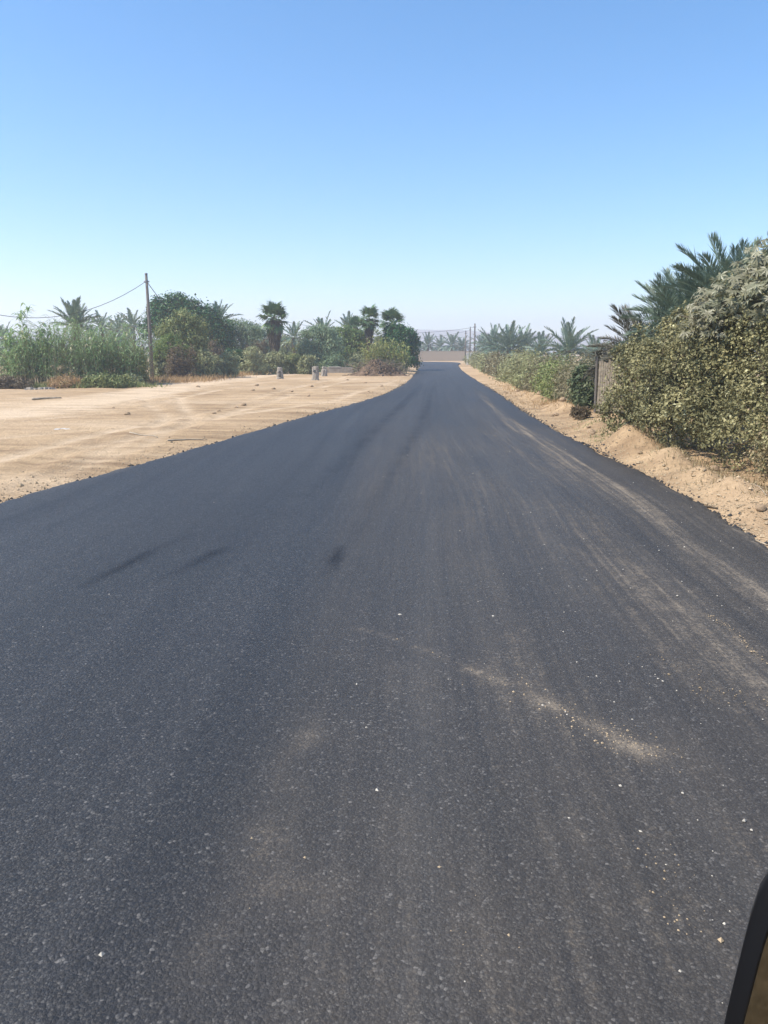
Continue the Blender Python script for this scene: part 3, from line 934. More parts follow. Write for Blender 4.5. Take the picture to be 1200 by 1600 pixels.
# grey feathery trees
Y0 = 72; x0 = X(385, Y0)
make_tree('tamarisk_tree', 'feathery grey green tree left of the bushy fan palm', 'tree', (x0, Y0, gz(x0, Y0)),
          [(-1.0, 0, 3.9, 1.1, 1, .8), (.3, 0, 3.6, 1.2, 1, .9), (1.3, 0, 3.2, 1.0, 1, .9), (-.3, 0, 2.4, 1.7, 1.2, 1.2), (-1.6, 0, 2.6, .9, .9, 1.1), (0, 0, 1, 2, 1, 1)], 11000, .26, .05, M['tamarisk'], 2, .14, 81, droop=.8)
Y0 = 70; x0 = X(500, Y0)
make_tree('tamarisk_tree', 'weeping grey green tree in the middle of the left tree line', 'tree', (x0, Y0, gz(x0, Y0)),
          [(-.7, 0, 3.0, 1.1, 1, .9), (.5, 0, 3.2, 1.0, 1, .8), (1.2, 0, 2.1, 1.0, 1, 1.2), (-.1, 0, 1.7, 1.5, 1.2, 1.2), (-1.2, 0, 1.9, .7, .9, 1.0), (0, 0, 3.7, .6, .6, .5), (0, 0, .8, 1.7, 1, .9)], 11000, .26, .05, M['tamarisk'], 1.8, .14, 82, droop=.9)
Y0 = 76; x0 = X(546, Y0)
make_tree('leafy_tree', 'fresh green leafy tree left of the slender fan palm', 'tree', (x0, Y0, gz(x0, Y0)),
          [(-.7, 0, 3.2, 1.2, 1, .8), (.6, 0, 2.8, 1.3, 1, .9), (0, 0, 1.9, 1.8, 1.2, 1.0), (1.5, 0, 2.0, .8, .9, .8), (0, 0, .9, 1.8, 1, .9)], 9000, .2, .1, M['acacia'], 1.7, .12, 83)
# fan palms
fan_palm('bushy fan palm with thick brown skirt of dead leaves, leftmost of the fan palms', X(430, 68), 68, Z(497, 68), .80, 2.6, .85, 91, 36, droop=-52)
fan_palm('slender fan palm with narrow hanging skirt, second from the road', X(577, 72), 72, Z(498, 72), .66, 2.2, .55, 92, 34, .16, droop=-50)
fan_palm('low fan palm crown half hidden left of the slender fan palm', X(556, 78), 78, Z(512, 78), .62, 1.5, .5, 93, 22, .18)
fan_palm('full fan palm closest to the road above the dark roadside tree', X(612, 74), 74, Z(506, 74), .84, 2.4, .8, 94, 36, .2, droop=-50)
Y0 = 72; x0 = X(628, Y0)
make_tree('roadside_tree', 'dark blue green tree at the road bend under the full fan palm', 'tree', (x0, Y0, gz(x0, Y0)),
          [(-.6, 0, 3.4, 1.0, 1, .8), (.3, 0, 2.9, 1.1, 1.1, 1.0), (.8, 0, 1.9, .9, 1, 1.1), (0, 0, 1.3, 1.3, 1.2, 1.2), (-.9, 0, 2.1, .9, 1, 1.1), (.3, -.3, .7, 1.3, 1, .7)], 12000, .18, .11, M['ficus'], 1.2, .12, 95)
cane_thicket('pale green reeds behind the rubble heap near the road', 605, 64, 62, (553, 524), 'reed_y', 96, 130, ry=.8, name='reed_clump', leaf=.6, wid=.08, lean=.2)

# shrubs along the track
SH = [(318, 53, 50, 545, 'grey', 'round grey green shrub right of the vine tree by the track'), (352, 55, 44, 548, 'grey', 'grey green shrub leaning left below the upright date palm'),
      (395, 61, 50, 540, 'grey', 'taller grey shrub below the feathery tree beside the track'), (428, 63, 46, 548, 'grey', 'rounded grey shrub directly under the bushy fan palm'),
      (455, 64, 46, 550, 'olive', 'olive shrub behind the leftmost concrete block'), (470, 70, 38, 541, 'yellow', 'yellow green bush glowing behind the grey shrubs'),
      (480, 63, 36, 556, 'grey', 'darker small shrub left of the middle concrete block'), (520, 68, 60, 553, 'tamarisk', 'low dark shrub behind the long concrete trough'),
      (556, 70, 56, 550, 'grey', 'pale shrub between concrete trough and rubble heap'), (402, 70, 50, 533, 'brush', 'brown dry shrub behind the grey shrubs left of the fan palm'),
      (432, 72, 60, 538, 'olive', 'olive scrub behind the trunk of the bushy fan palm'), (370, 62, 40, 545, 'ficus', 'dark green shrub in the shade of the big rounded tree'),
      (335, 64, 50, 530, 'brush', 'brown thicket below the dark shade tree'), (586, 70, 40, 543, 'yellow', 'yellowish bush at the trunk of the slender fan palm'),
      (250, 52, 36, 553, 'grey', 'grey green shrub at the foot of the utility pole')]
for i, (px, Y, wp, top, mt, lb) in enumerate(SH):
    bush('shrub', lb, px, Y, wp, top, M[mt], 120 + i, 2400, .15, .06, cat='shrub', up=.8, droop=.2)
# distant grove filling the gaps
fg = 'hazy trees in the grove far behind the left tree line'
for i, (px, Y, wp, top) in enumerate([(-40, 100, 130, 530), (60, 104, 120, 528), (150, 100, 120, 506), (205, 98, 110, 497), (300, 108, 130, 515), (385, 104, 90, 520), (450, 106, 90, 528), (520, 108, 100, 524), (580, 104, 70, 520)]):
    where = ('the canes cut off by the left edge', 'the tall single cane', 'the spreading palm', 'the utility pole', 'the big shade tree', 'the feathery grey tree', 'the bushy fan palm', 'the weeping grey tree', 'the slender fan palm')[i]
    bush('grove_tree', 'hazy grey green tree far behind ' + where, px, Y, wp, top, M['tamarisk'] if i % 2 else M['olive'], 150 + i, 2600, .34, .17, cat='tree', group=fg)

# utility pole
def pole(label, xw, yw, h, r, group=None, stay=False):
    z0 = gz(xw, yw)
    t = thing('utility_pole', label, 'pole', (xw, yw, z0), 0, group)
    MB().tube([(0, 0, -.3), (.02, 0, h * .5), (0, 0, h)], [r * 1.15, r, r * .75], 10).build('post', M['pole_wood'], t, True)
    MB().tube([(0, 0, h - .02), (0, 0, h + .05)], [r * .95, r * .8], 10).build('cap', M['metal'], t)
    b = MB(); b.tube([(-r * 1.6, 0, h - .45), (r * 1.6, 0, h - .45)], .05, 6); b.tube([(0, 0, h - .52), (0, 0, h - .38)], r * .95, 10)
    b.build('cable_clamp', M['metal'], t)
    if stay:
        MB().tube([(-r * 1.15, 0, .1), (-r * 1.1, 0, h - 2)], .018, 5).build('ground_wire', M['cable'], t)
    return t


def cable(label, a, b_, sag, r, group='overhead cables'):
    t = np.linspace(0, 1, 24)
    P = np.array(a)[None] * (1 - t[:, None]) + np.array(b_)[None] * t[:, None]
    P[:, 2] -= sag * 4 * t * (1 - t)
    return tag(MB().tube(P, r, 5).build('power_cable', M['cable'], None, True), label, 'cable', group)


PY = 49; pxw = X(236, PY); ptop = Z(428, PY)
pole('tall grey utility pole standing among the trees on the left', pxw, PY, ptop - gz(pxw, PY), .10, stay=True)
a = (pxw, PY, ptop - .42)
cable('sagging cable running from the tall left pole to the left edge', a, (X(-260, 40), 40, Z(345, 40)), 3.3, .016)
cable('cable dropping from the tall left pole behind the dark tree', a, (X(300, 120), 120, Z(498, 120)), 1.0, .024)
FP = [(741, 118, 506, .13, 'nearest and tallest of three hazy poles at the road bend'), (734, 132, 511, .11, 'middle one of three hazy poles at the road bend'), (727, 140, 517, .11, 'farthest and shortest of three hazy poles at the road bend')]
for px, Y, top, r, lb in FP:
    xw = X(px, Y); pole(lb, xw, Y, Z(top, Y) - gz(xw, Y), r, 'poles at the road bend')
cable('hazy cable from the nearest bend pole across the road', (X(741, 118), 118, Z(508, 118) - .3), (X(430, 105), 105, Z(499, 105)), 1.3, .02)
cable('lower hazy cable from the middle bend pole across the road', (X(734, 132), 132, Z(514, 132) - .2), (X(560, 128), 128, Z(522, 128)), 1.0, .016)

# concrete blocks on the sand
def concrete_block(label, px, py, wpx, hpx, seed, holes, rz, neck):
    xw, yw = G(px, py); z0 = gz(xw, yw)
    wd_, h = wpx / FPX * yw, hpx / FPX * yw
    q = rng(seed)
    t = thing('concrete_block', label, 'concrete block', (xw, yw, z0 - .02), rz, 'concrete blocks on the sand')
    b = MB()
    # rings: flared foot, straight shaft, tapered neck with rough top
    zs = [0, .10, .16, .62, .74, .95, 1.0]; ws = [1.12, 1.1, 1.0, .96, neck, neck * .98, neck * .82]
    k = 16
    for z_, w_ in zip(zs, ws):
        a = (np.arange(k) + .5) / k * 2 * math.pi
        ca, sa = np.cos(a), np.sin(a)
        m_ = (np.abs(ca) ** 5 + np.abs(sa) ** 5) ** (-1 / 5)
        b.V.append(np.stack([ca * m_ * wd_ / 2 * w_, sa * m_ * wd_ / 2 * w_ * .95, np.full(k, z_ * h)], 1) + q.normal(0, .012, (k, 3)))
        b.T.append(np.full(k, .5)); b.n += k
    for r_ in range(len(zs) - 1):
        j = np.arange(k)
        b.F.append(np.stack([r_ * k + j, r_ * k + (j + 1) % k, (r_ + 1) * k + (j + 1) % k, (r_ + 1) * k + j], 1))
    b.F.append(np.array([list((len(zs) - 1) * k + np.arange(k))]))
    b.build('body', M['concrete'], t)
    for hz in holes:
        hb_ = MB()
        a = np.arange(10) / 10 * 2 * math.pi
        ring = lambda r_, y_: np.stack([np.cos(a) * r_, np.full(10, y_), hz * h + np.sin(a) * r_], 1)
        f0 = -wd_ / 2 * .97
        hb_.V += [ring(.085, f0 - .025), ring(.058, f0 - .03), ring(.045, f0 + .02)]
        hb_.T += [np.full(30, .5)]; hb_.n = 30
        j = np.arange(10)
        for r_ in range(2):
            hb_.F.append(np.stack([r_ * 10 + j, r_ * 10 + (j + 1) % 10, r_ * 10 + 10 + (j + 1) % 10, r_ * 10 + 10 + j], 1))
        hb_.F.append(np.array([list(20 + j)]))
        hb_.build('hole_shade', M['cable'], t)  # black colour stands in for the shade inside the hole
    return t


concrete_block('concrete block with two dark holes, leftmost of the three', 437.5, 591, 10, 18, 1, (.3, .58), R(8), .78)
concrete_block('tallest pale concrete block in the middle of the three', 493, 593, 10, 21, 2, (.66,), R(-6), .9)
concrete_block('smaller plain concrete block at right behind the tallest one', 506.5, 587, 9, 15, 3, (), R(12), .7)
# long trough behind them
Y0 = 66.5
t = thing('concrete_trough', 'long low concrete trough behind the blocks beside the dirt track', 'trough', (X(530, Y0), Y0, gz(X(530, Y0), Y0)), R(-2))
b = MB(); b.box((0, -.32, .22), (2.3, .08, .5)); b.box((0, .32, .22), (2.3, .08, .5)); b.build('side_wall', M['concrete'], t)
b = MB(); b.box((-1.11, 0, .22), (.08, .555, .5)); b.box((1.11, 0, .22), (.08, .555, .5)); b.build('end_wall', M['concrete'], t)
MB().box((0, 0, .02), (2.13, .55, .08)).build('floor_slab', M['concrete'], t)
MB().box((-.35, -.32, .495), (1.0, .14, .05)).build('coping', M['white'], t)
Y0 = 69
t = tag(MB().box((X(551, Y0), Y0, gz(X(551, Y0), Y0) + .06), (.9, .2, .22), R(6)).build('kerb_stone', M['white']), 'pale kerb stone at the right end of the concrete trough', 'kerb stone')

# rubble heap
xw, yw = G(586, 586)
t = thing('rubble_heap', 'brown heap of rubble and dry brush beside the road', 'rubble heap', (xw, yw, gz(xw, yw)))
q = rng(77)
gx_, gy_ = np.meshgrid(np.linspace(-2.2, 2.6, 34), np.linspace(-1.3, 1.3, 20))
hz_ = 1.15 * np.exp(-(gx_ / .85) ** 2 - (gy_ / .8) ** 2) + .55 * np.exp(-((gx_ - 1.3) / .8) ** 2 - (gy_ / .7) ** 2) + .3 * np.exp(-((gx_ + 1.1) / .7) ** 2 - (gy_ / .8) ** 2) - .05
hz_ = hz_ + .16 * fbm(gx_ * 3, gy_ * 3, 7) * (hz_ > .05)
ii = (np.arange(19)[:, None] * 34 + np.arange(33)[None, :]).reshape(-1)
MB().add(np.stack([gx_, gy_, hz_], -1), np.stack([ii, ii + 1, ii + 35, ii + 34], 1)).build('mound', M['rubble'], t)
b = MB()
for i in range(240):
    ux, uy = q.normal(.15, .85), q.normal(0, .5)
    uz = 1.15 * math.exp(-(ux / .85) ** 2 - (uy / .8) ** 2) + .55 * math.exp(-((ux - 1.3) / .8) ** 2 - (uy / .7) ** 2) - .02
    s_ = q.uniform(.06, .22)
    b.box((ux, uy, uz), (s_ * 1.5, s_, s_ * .7), q.uniform(0, 3), q.random(), .7)
o = b.build('rubble', M['rubble'], t); o['kind'] = 'stuff'
b = MB()
for i in range(220):
    a = np.array([q.normal(.3, .9), q.normal(0, .4), q.uniform(.1, .8)])
    b.tube([a, a + q.normal(0, .35, 3), a + np.array([*q.normal(0, .5, 2), abs(q.normal(.1, .3))])], [.02, .015, .006], 4, q.random(), False)
o = b.build('brushwood', M['twig'], t); o['kind'] = 'stuff'

# small litter on the sand
def stick(label, p0, p1, r, mat, name='stick', cat='stick', bow=.08):
    (xa, ya), (xb, yb) = G(*p0), G(*p1)
    t = np.linspace(0, 1, 7)
    xs_, ys_ = xa + (xb - xa) * t, ya + (yb - ya) * t + bow * np.sin(np.pi * t)
    zs_ = ground_h(xs_, ys_) + r * .9
    return tag(MB().tube(np.stack([xs_, ys_, zs_], 1), np.linspace(r, r * .5, 7), 6).build(name, M[mat], None, True), label, cat)


stick('bare stick lying on the sand left of the road', (203, 675), (246, 681), .018, 'pale_wood')
stick('long thin branch at the edge of the asphalt on the left', (262, 687), (318, 684), .018, 'pale_wood')
stick('pale plank lying before the green weeds on the left', (50, 624), (96, 622.5), .05, 'pale_wood', 'plank', 'plank', .0)
stick('thin twig on the sandy verge below the big shrub', (1100, 782), (1122, 786), .018, 'bark')
stick('long root on the right verge near the photo edge', (1155, 820), (1200, 838), .014, 'pale_wood')
stick('curved root on the right verge below the khaki shrub', (1160, 752), (1196, 782), .012, 'pale_wood', bow=.15)
q = rng(88)
for i, (px, py, lb) in enumerate([(62, 607, 'pale heap of broken concrete scraps before the cane thicket'), (97, 669, 'flat whitish scrap of paper lying on open sand')]):
    xw, yw = G(px, py); b = MB()
    for j in range(16 if i == 0 else 4):
        s_ = q.uniform(.08, .26) if i == 0 else q.uniform(.06, .13)
        ox, oy = q.normal(0, .5 if i == 0 else .14), q.normal(0, .2)
        b.box((xw + ox, yw + oy, gz(xw + ox, yw + oy) + s_ * (.2 if i == 0 else .03)), (s_ * 1.6, s_, s_ * (.4 if i == 0 else .06)), q.uniform(0, 3), .5, .8)
    tag(b.build('scrap_heap' if i == 0 else 'paper_scrap', M['concrete'] if i == 0 else M['white']), lb, 'scrap' if i == 0 else 'litter')

# ============================================================ STONES
def clod_mesh(seed, mat, sub=2):
    import bmesh
    bm = bmesh.new(); bmesh.ops.create_icosphere(bm, subdivisions=sub, radius=.5)
    q = rng(seed); off = q.random(3) * 50
    for v in bm.verts:
        n = float(fbm(np.array([v.co.x * 2.2 + off[0]]), np.array([v.co.y * 2.2 + v.co.z * 3.1 + off[1]]), seed)[0])
        v.co *= 1 + .55 * n
        v.co.z *= .7
    me = bpy.data.meshes.new('stone'); bm.to_mesh(me); bm.free(); me.materials.append(mat)
    me.attributes.new('tint', 'FLOAT', 'POINT')
    return me


CL = [clod_mesh(500 + i, M['stone']) for i in range(5)]
q = rng(90)
n = 0
while n < 46:
    yy = 6.2 + 30 * q.random() ** 1.7
    d_ = q.uniform(.35, 1.9); xx = float(xr(np.array([yy]))[0]) + d_
    s_ = q.uniform(.05, .13) if q.random() < .75 else q.uniform(.13, .24)
    o = obj('dirt_clod', CL[n % 5]); n += 1
    o.location = (xx, yy, gz(xx, yy) + s_ * .18); o.rotation_euler = (q.uniform(-.3, .3), q.uniform(-.3, .3), q.uniform(0, 6.3)); o.scale = (s_ * 1.2, s_, s_)
    tag(o, 'small tan dirt clod lying on the sandy right verge', 'dirt clod', 'dirt clods on the right verge')
for i in range(24):
    px, py = q.uniform(150, 640), 0
    py = q.uniform(590, 650) if px < 420 else q.uniform(588, 620)
    xx, yy = G(px, py)
    if xx > float(xl(np.array([yy]))[0]) - .4: continue
    s_ = q.uniform(.08, .2)
    o = obj('field_stone', CL[i % 5]); o.location = (xx, yy, gz(xx, yy) + s_ * .15); o.rotation_euler = (0, 0, q.uniform(0, 6)); o.scale = (s_ * 1.3, s_, s_ * .8)
    tag(o, 'small stone lying on the open sand left of the road', 'stone', 'stones on the open sand')


def scatter(name, label, xs_, ys_, zs_, size, mat, q):
    n = len(xs_)
    base = np.array([(1, 0, 0), (0, 1, 0), (-1, 0, 0), (0, -1, 0), (0, 0, .75), (0, 0, -.75)], float)
    F0 = np.array([(0, 1, 4), (1, 2, 4), (2, 3, 4), (3, 0, 4), (1, 0, 5), (2, 1, 5), (3, 2, 5), (0, 3, 5)])
    V_ = base[None] * size[:, None, None] * q.uniform(.6, 1.3, (n, 6, 3))
    a = q.uniform(0, 6.28, n); c_, s_ = np.cos(a)[:, None], np.sin(a)[:, None]
    V_ = np.stack([V_[..., 0] * c_ - V_[..., 1] * s_, V_[..., 0] * s_ + V_[..., 1] * c_, V_[..., 2]], -1) + np.stack([xs_, ys_, zs_], -1)[:, None]
    F = (F0[None] + 6 * np.arange(n)[:, None, None]).reshape(-1, 3)
    return tag(MB().add(V_.reshape(-1, 3), F).build(name, mat), label, kind='stuff')


q = rng(91)
n = 9000
yy = 5 + 40 * q.random(n) ** 2; dd = np.abs(q.normal(0, .38, n)) + .02
dd[: n // 3] = q.uniform(.1, 2.2, n // 3)
xx = xr(yy) + .05 + dd
sz = q.gamma(2.0, .0045, n) + .003
scatter('gravel', 'loose gravel along the right edge of the asphalt', xx, yy, ground_h(xx, yy) + sz * .2, sz, M['pebble'], q)
n = 2600
yy = 7 + 45 * q.random(n) ** 1.6; dd = np.abs(q.normal(0, .5, n)) + .04; xx = xl(yy) - dd - .05
sz = q.gamma(2.2, .004, n) + .003
scatter('gravel', 'loose gravel along the left edge of the asphalt', xx, yy, ground_h(xx, yy) + sz * .2, sz, M['pebble'], q)
n = 1500
yy = 1.2 + 13 * q.random(n) ** 1.5; xx = q.normal(1.0, 1.5, n)
k_ = (xx < xr(yy) - .1) & (xx > xl(yy) + .1); xx, yy = xx[k_], yy[k_]
sz = q.gamma(1.6, .0014, len(xx)) + .0012
n = 2600
for nm_, ed, sg in (('left', xl, -1), ('right', xr, 1)):
    y2 = 5 + 40 * rng(97).random(n) ** 1.7; x2 = ed(y2) + sg * (.03 + np.abs(rng(98).normal(0, .09, n))); s2 = rng(99).gamma(2.0, .0055, n) + .004
    scatter('asphalt_crumbs', 'black asphalt crumbs broken off the %s edge of the road' % nm_, x2, y2, ground_h(x2, y2) + s2 * .3, s2, M['crumb'], rng(96))
scatter('stone_chips', 'pale stone chips scattered on the asphalt', xx, yy, .012 + sz * .5, sz, M['chip'], q)
lx, ly, lz = [], [], []
for pl_, m_, wd_ in ((g((555, 985), (620, 1003), (700, 1035), (745, 1055)), 170, .012), (g((735, 1050), (800, 1075), (870, 1110), (950, 1150), (1010, 1185)), 520, .075), (g((1100, 960), (1140, 985), (1200, 1040)), 150, .014), (g((1010, 1010), (1110, 1090), (1200, 1100)), 90, .06),
                     (g((380, 1330), (440, 1390), (520, 1415)), 110, .12), (g((690, 1350), (730, 1460), (740, 1520)), 60, .07), (g((1020, 1330), (1070, 1440), (1060, 1450)), 70, .05)):
    pa_ = np.array(pl_); f_ = q.random(m_) ** .9 * (len(pa_) - 1); i_ = np.minimum(f_.astype(int), len(pa_) - 2)
    c_ = pa_[i_] + (pa_[i_ + 1] - pa_[i_]) * (f_ - i_)[:, None] + q.normal(0, wd_, (m_, 2))
    lx.append(c_[:, 0]); ly.append(c_[:, 1]); lz.append(q.gamma(1.8, .0011, m_) + .001)
lx, ly, lz = map(np.concatenate, (lx, ly, lz))
scatter('sand_grains', 'tan grit spilled in thin lines on the asphalt', lx, ly, .013 + lz * .4, lz, M['pebble'], q)

# ============================================================ RIGHT SIDE
# far wall across the end of the road
xa, xb = X(645, 152), X(790, 152)
t = thing('boundary_wall', 'long low pale concrete wall closing the far end of the road', 'wall', (0, 150, -.05), 0)
npn = 11; wdt = (xb - xa) / npn
for i in range(npn):
    xc = xa + (i + .5) * wdt
    MB().box((xc, 0, .9), (wdt - .05, .14, 1.78)).build('panel', M['wall'], t)
    MB().box((xa + i * wdt, 0, .9), (.046, .146, 1.78)).build('pier', M['wall'], t)
MB().box(((xa + xb) / 2, 0, 1.84), (xb - xa, .17, .09)).build('coping', M['wall'], t)
for i, (px, lb) in enumerate(((731, 'left one of two white posts at the end of the hedge'), (736, 'right one of two white posts at the end of the hedge'))):
    Y0 = 108; xw = X(px, Y0)
    t = thing('white_post', lb, 'post', (xw, Y0, gz(xw, Y0)), 0, 'white posts at the hedge end')
    MB().box((0, 0, .75), (.26, .26, 1.6)).build('shaft', M['white'], t)
    MB().box((0, 0, 1.59), (.34, .34, .08), 0, .5, .8).build('cap', M['white'], t)

# palms beyond the wall and hedge
fr = 'date palms in the hazy row beyond the far wall'
for i, px in enumerate((646, 668, 688, 706, 722, 752)):
    Y0 = 168 + (i % 3) * 4
    date_palm(('leftmost', 'second', 'third', 'fourth', 'fifth', 'rightmost')[i] + ' hazy date palm in the row beyond the far concrete wall', X(px, Y0), Y0, Z(543 - (i % 2) * 3, Y0), 'far', 36, .85 + .1 * (i % 2), 200 + i, fr, spread=(-35, 84), trunk_r=.3)
MP = [(770, 105, 545, 1.0, 'mid', 'date palm nearest the bend poles behind the hedge'), (795, 92, 545, 1.05, 'mid', 'tall full date palm left of centre behind the hedge'),
      (818, 97, 547, 1.0, 'mid', 'date palm overlapping the right side of the full one behind the hedge'), (845, 88, 552, .75, 'mid', 'low date palm between the full one and the fan shaped one'),
      (888, 66, 549, .85, 'mid', 'date palm with clean fan of fronds above the hedge'), (930, 75, 556, .7, 'mid', 'low date palm showing between fan shaped palm and reed screen')]
for i, (px, Y0, py, sz_, kd, lb) in enumerate(MP):
    date_palm(lb, X(px, Y0), Y0, Z(py, Y0), kd, 44, sz_, 220 + i, 'date palms behind the hedge', spread=(-15, 86))
# near palms behind the big shrub
date_palm('big bluish date palm with arching fronds above the large shrub', X(1140, 19), 19, Z(488, 19), 'near', 60, .68, 240, 'date palms behind the large shrub', spread=(-10, 84), trunk_r=.22)
date_palm('shorter bluish date palm left of the biggest near palm', X(1065, 20.5), 20.5, Z(516, 20.5), 'near', 58, .62, 241, 'date palms behind the large shrub', spread=(-15, 82), trunk_r=.22)
date_palm('lowest dusty date palm spreading over the reed screen', X(1008, 22), 22, Z(558, 22), 'near_dry', 38, .66, 242, 'date palms behind the large shrub', spread=(-10, 70), trunk_r=.2)
date_palm('date palm tips showing over the star leaved plant at right edge', X(1212, 17), 17, Z(496, 17), 'near', 46, .62, 243, 'date palms behind the large shrub', spread=(-5, 86), trunk_r=.22)

date_palm('bluish date palm filling the gap between the two tallest near palms', X(1098, 21), 21, Z(505, 21), 'near', 50, .6, 244, 'date palms behind the large shrub', spread=(-10, 84), trunk_r=.2)

# hedge along the road
def hedge(label, pa, pb, h, mat, seed, n, leaf, wid, name='hedge', cat='hedge', thick=.55, rough=.25, **kw):
    (xa_, ya_), (xb_, yb_) = pa, pb
    q = rng(seed)
    L_ = math.hypot(xb_ - xa_, yb_ - ya_); m_ = max(3, int(L_ / .9))
    cx, cy = (xa_ + xb_) / 2, (ya_ + yb_) / 2
    z0 = gz(cx, cy)
    lobes = []
    for i in range(m_):
        f = (i + .5) / m_
        hh = h * q.uniform(1 - rough, 1.06)
        lobes.append((xa_ + (xb_ - xa_) * f - cx + q.normal(0, .15), ya_ + (yb_ - ya_) * f - cy, hh * .55, thick * q.uniform(.8, 1.2), L_ / m_ * .75, hh * .47))
        lobes.append((xa_ + (xb_ - xa_) * f - cx - q.uniform(.1, .45), ya_ + (yb_ - ya_) * f - cy + q.normal(0, .3), hh * .25, thick * q.uniform(.7, 1.1), L_ / m_ * .6, hh * .3))
    return make_tree(name, label, cat, (cx, cy, z0), lobes, n, leaf, wid, mat, h * .3, .03, seed, clump=.45, inner=.15, twigs=20, low=True, **kw)


hp = [G(733, 567), G(760, 578), (8.6, 62), (7.9, 50), (7.3, 41), (6.95, 35), (6.6, 30.5), (6.5, 27), (6.55, 24.3)]
HS = [(0, 1, 'far end of the pale green hedge beside the white posts', 'hedge', 2600, .2, .12, 1.55), (1, 2, 'pale green hedge stretch just before the white posts', 'hedge', 2600, .16, .1, 1.55),
      (2, 3, 'brownish dry hedge stretch halfway along the road', 'hedge_b', 2800, .13, .075, 1.5), (3, 4, 'pale grey green hedge stretch in front of the brown one', 'hedge', 3600, .12, .06, 1.6),
      (4, 5, 'tall pale green hedge stretch in the middle of the row', 'hedge', 4200, .11, .05, 1.62), (5, 6, 'brownish hedge stretch with dark gaps near the road verge', 'hedge_b', 4600, .10, .045, 1.5),
      (6, 7, 'dark tangled hedge stretch left of the dry stalks', 'olive', 4600, .09, .045, 1.5), (7, 8, 'dry brown stalky hedge stretch left of the green bush', 'hedge_b', 4200, .13, .025, 1.55)]
for i, (a_, b__, lb, mt, n_, lf_, wd_, hh) in enumerate(HS):
    hedge(lb, hp[a_], hp[b__], hh, M[mt], 260 + i, int(n_ * 1.7) + 2000, lf_, wd_)
bush('green_bush', 'leafy fresh green bush right beside the reed screen', 922, 23.4, 50, 572, M['hedge_g'], 280, 4200, .11, .06, up=.5, clump=.5)
bush('dry_shrub', 'small dark dead shrub on the verge below the green bush', 910, 20.3, 26, 635, M['brush'], 281, 900, .09, .02, cat='shrub')
bush('dry_shrub', 'straw coloured brush over the top of the reed screen', 948, 22.6, 46, 533, M['date_dry'], 282, 2600, .16, .022, cat='shrub', base=.9)

# reed screen
Y0 = 22.0
t = thing('reed_screen', 'upright weathered screen of pale vertical slats beside the big shrub', 'fence', (X(960, Y0), Y0, gz(X(960, Y0), Y0)), R(-16))
q = rng(290)
for i in range(15):
    MB().box((-.38 + i * .062, q.normal(0, .008), .72 + q.normal(0, .03)), (.055, .022, 1.56), 0, q.random()).build('slat', M['pale_wood'], t)
MB().tube([(-.45, .03, -.1), (-.47, .03, 1.6)], .035, 7).build('end_post', M['pole_wood'], t)
for z_ in (.35, 1.2):
    MB().box((.05, .035, z_), (1.0, .03, .06)).build('rail', M['pole_wood'], t)
hedge('dusty hedge stretch behind the reed screen', (7.6, 23.2), (8.4, 17.5), 1.9, M['hedge'], 291, 4200, .09, .05)

# the big dusty shrubs by the road
def shrub(label, loc, lobes, n, leaf, wid, mat, seed, name='shrub', cat='shrub', **kw):
    q = rng(seed + 7000)
    for lo in list(lobes):
        for j in range(5):
            d = unit(q.normal(size=3) + np.array([-.5, -.4, .3])); s_ = q.uniform(.22, .42)
            lobes.append((*(np.array(lo[:3]) + d * np.array(lo[3:]) * .85), lo[3] * s_, lo[4] * s_, lo[5] * s_ * 1.1))
    return make_tree(name, label, cat, (loc[0], loc[1], gz(*loc)), lobes, n, leaf, wid, mat, .6, .03, seed, twigs=90, low=True, **kw)


shrub('large dusty brown green shrub standing at the verge beside the reed screen', (5.02, 14.6),
      [(0, 0, .9, .75, 1.0, .85), (.25, .9, 1.1, .7, .9, .9), (.55, -.9, 1.2, .8, 1.0, 1.0), (-.15, .7, .5, .6, .8, .5), (.2, -1.3, .55, .65, .9, .55), (.9, .3, 1.6, .8, 1.0, .8), (1.0, -1.0, 1.8, .8, .9, .8), (1.3, -.6, 2.35, .7, .7, .5), (.75, .2, 2.0, .5, .6, .45)],
      52000, .052, .031, M['dusty'], 300, clump=.2, per=34)
shrub('dusty straw brown shrub mass filling the right edge of the photo', (5.92, 11.4),
      [(0, 0, 1.0, .85, 1.1, .9), (.3, 1.0, 1.6, .8, 1.0, .9), (.1, -1.1, .9, .9, 1.1, .85), (.6, -.2, 1.9, .9, 1.1, .7), (.9, -1.2, 2.1, .8, .9, .7), (-.35, .2, .45, .6, 1.0, .42), (-.2, -1.4, .5, .7, 1.1, .5), (.5, -2.0, 1.3, .9, 1.0, 1.1)],
      54000, .047, .028, M['dusty'], 301, clump=.2, per=34)
shrub('low khaki shrub creeping over the verge at the right edge', (5.35, 9.7),
      [(0, 0, .35, .5, .8, .35), (.3, .8, .45, .55, .7, .45), (.35, -.9, .5, .6, .8, .5), (.8, 0, .9, .6, .9, .6)],
      15000, .045, .026, M['khaki'], 302, clump=.22, per=30)


def star_leaves(b, q, P, N, r):
    """palmate leaves: seven pointed lobes round one centre"""
    n = len(P)
    for j in range(7):
        a = (j - 3) * .72 + q.normal(0, .05, n)
        T = unit(np.cross(N, np.array([.3, .9, .2]) + q.normal(0, .01, 3))); B = np.cross(N, T)
        # every leaf hangs with its middle lobe down and outward
        dn = unit(np.array([0, 0, -1.]) - N * (N @ np.array([0, 0, -1.]))[:, None]); sd_ = np.cross(N, dn)
        D = dn * np.cos(a)[:, None] + sd_ * np.sin(a)[:, None] - N * .25
        b.leaves(P, D, N, r * (1 - .06 * abs(j - 3)), r * .27, b_t, .04, .5)


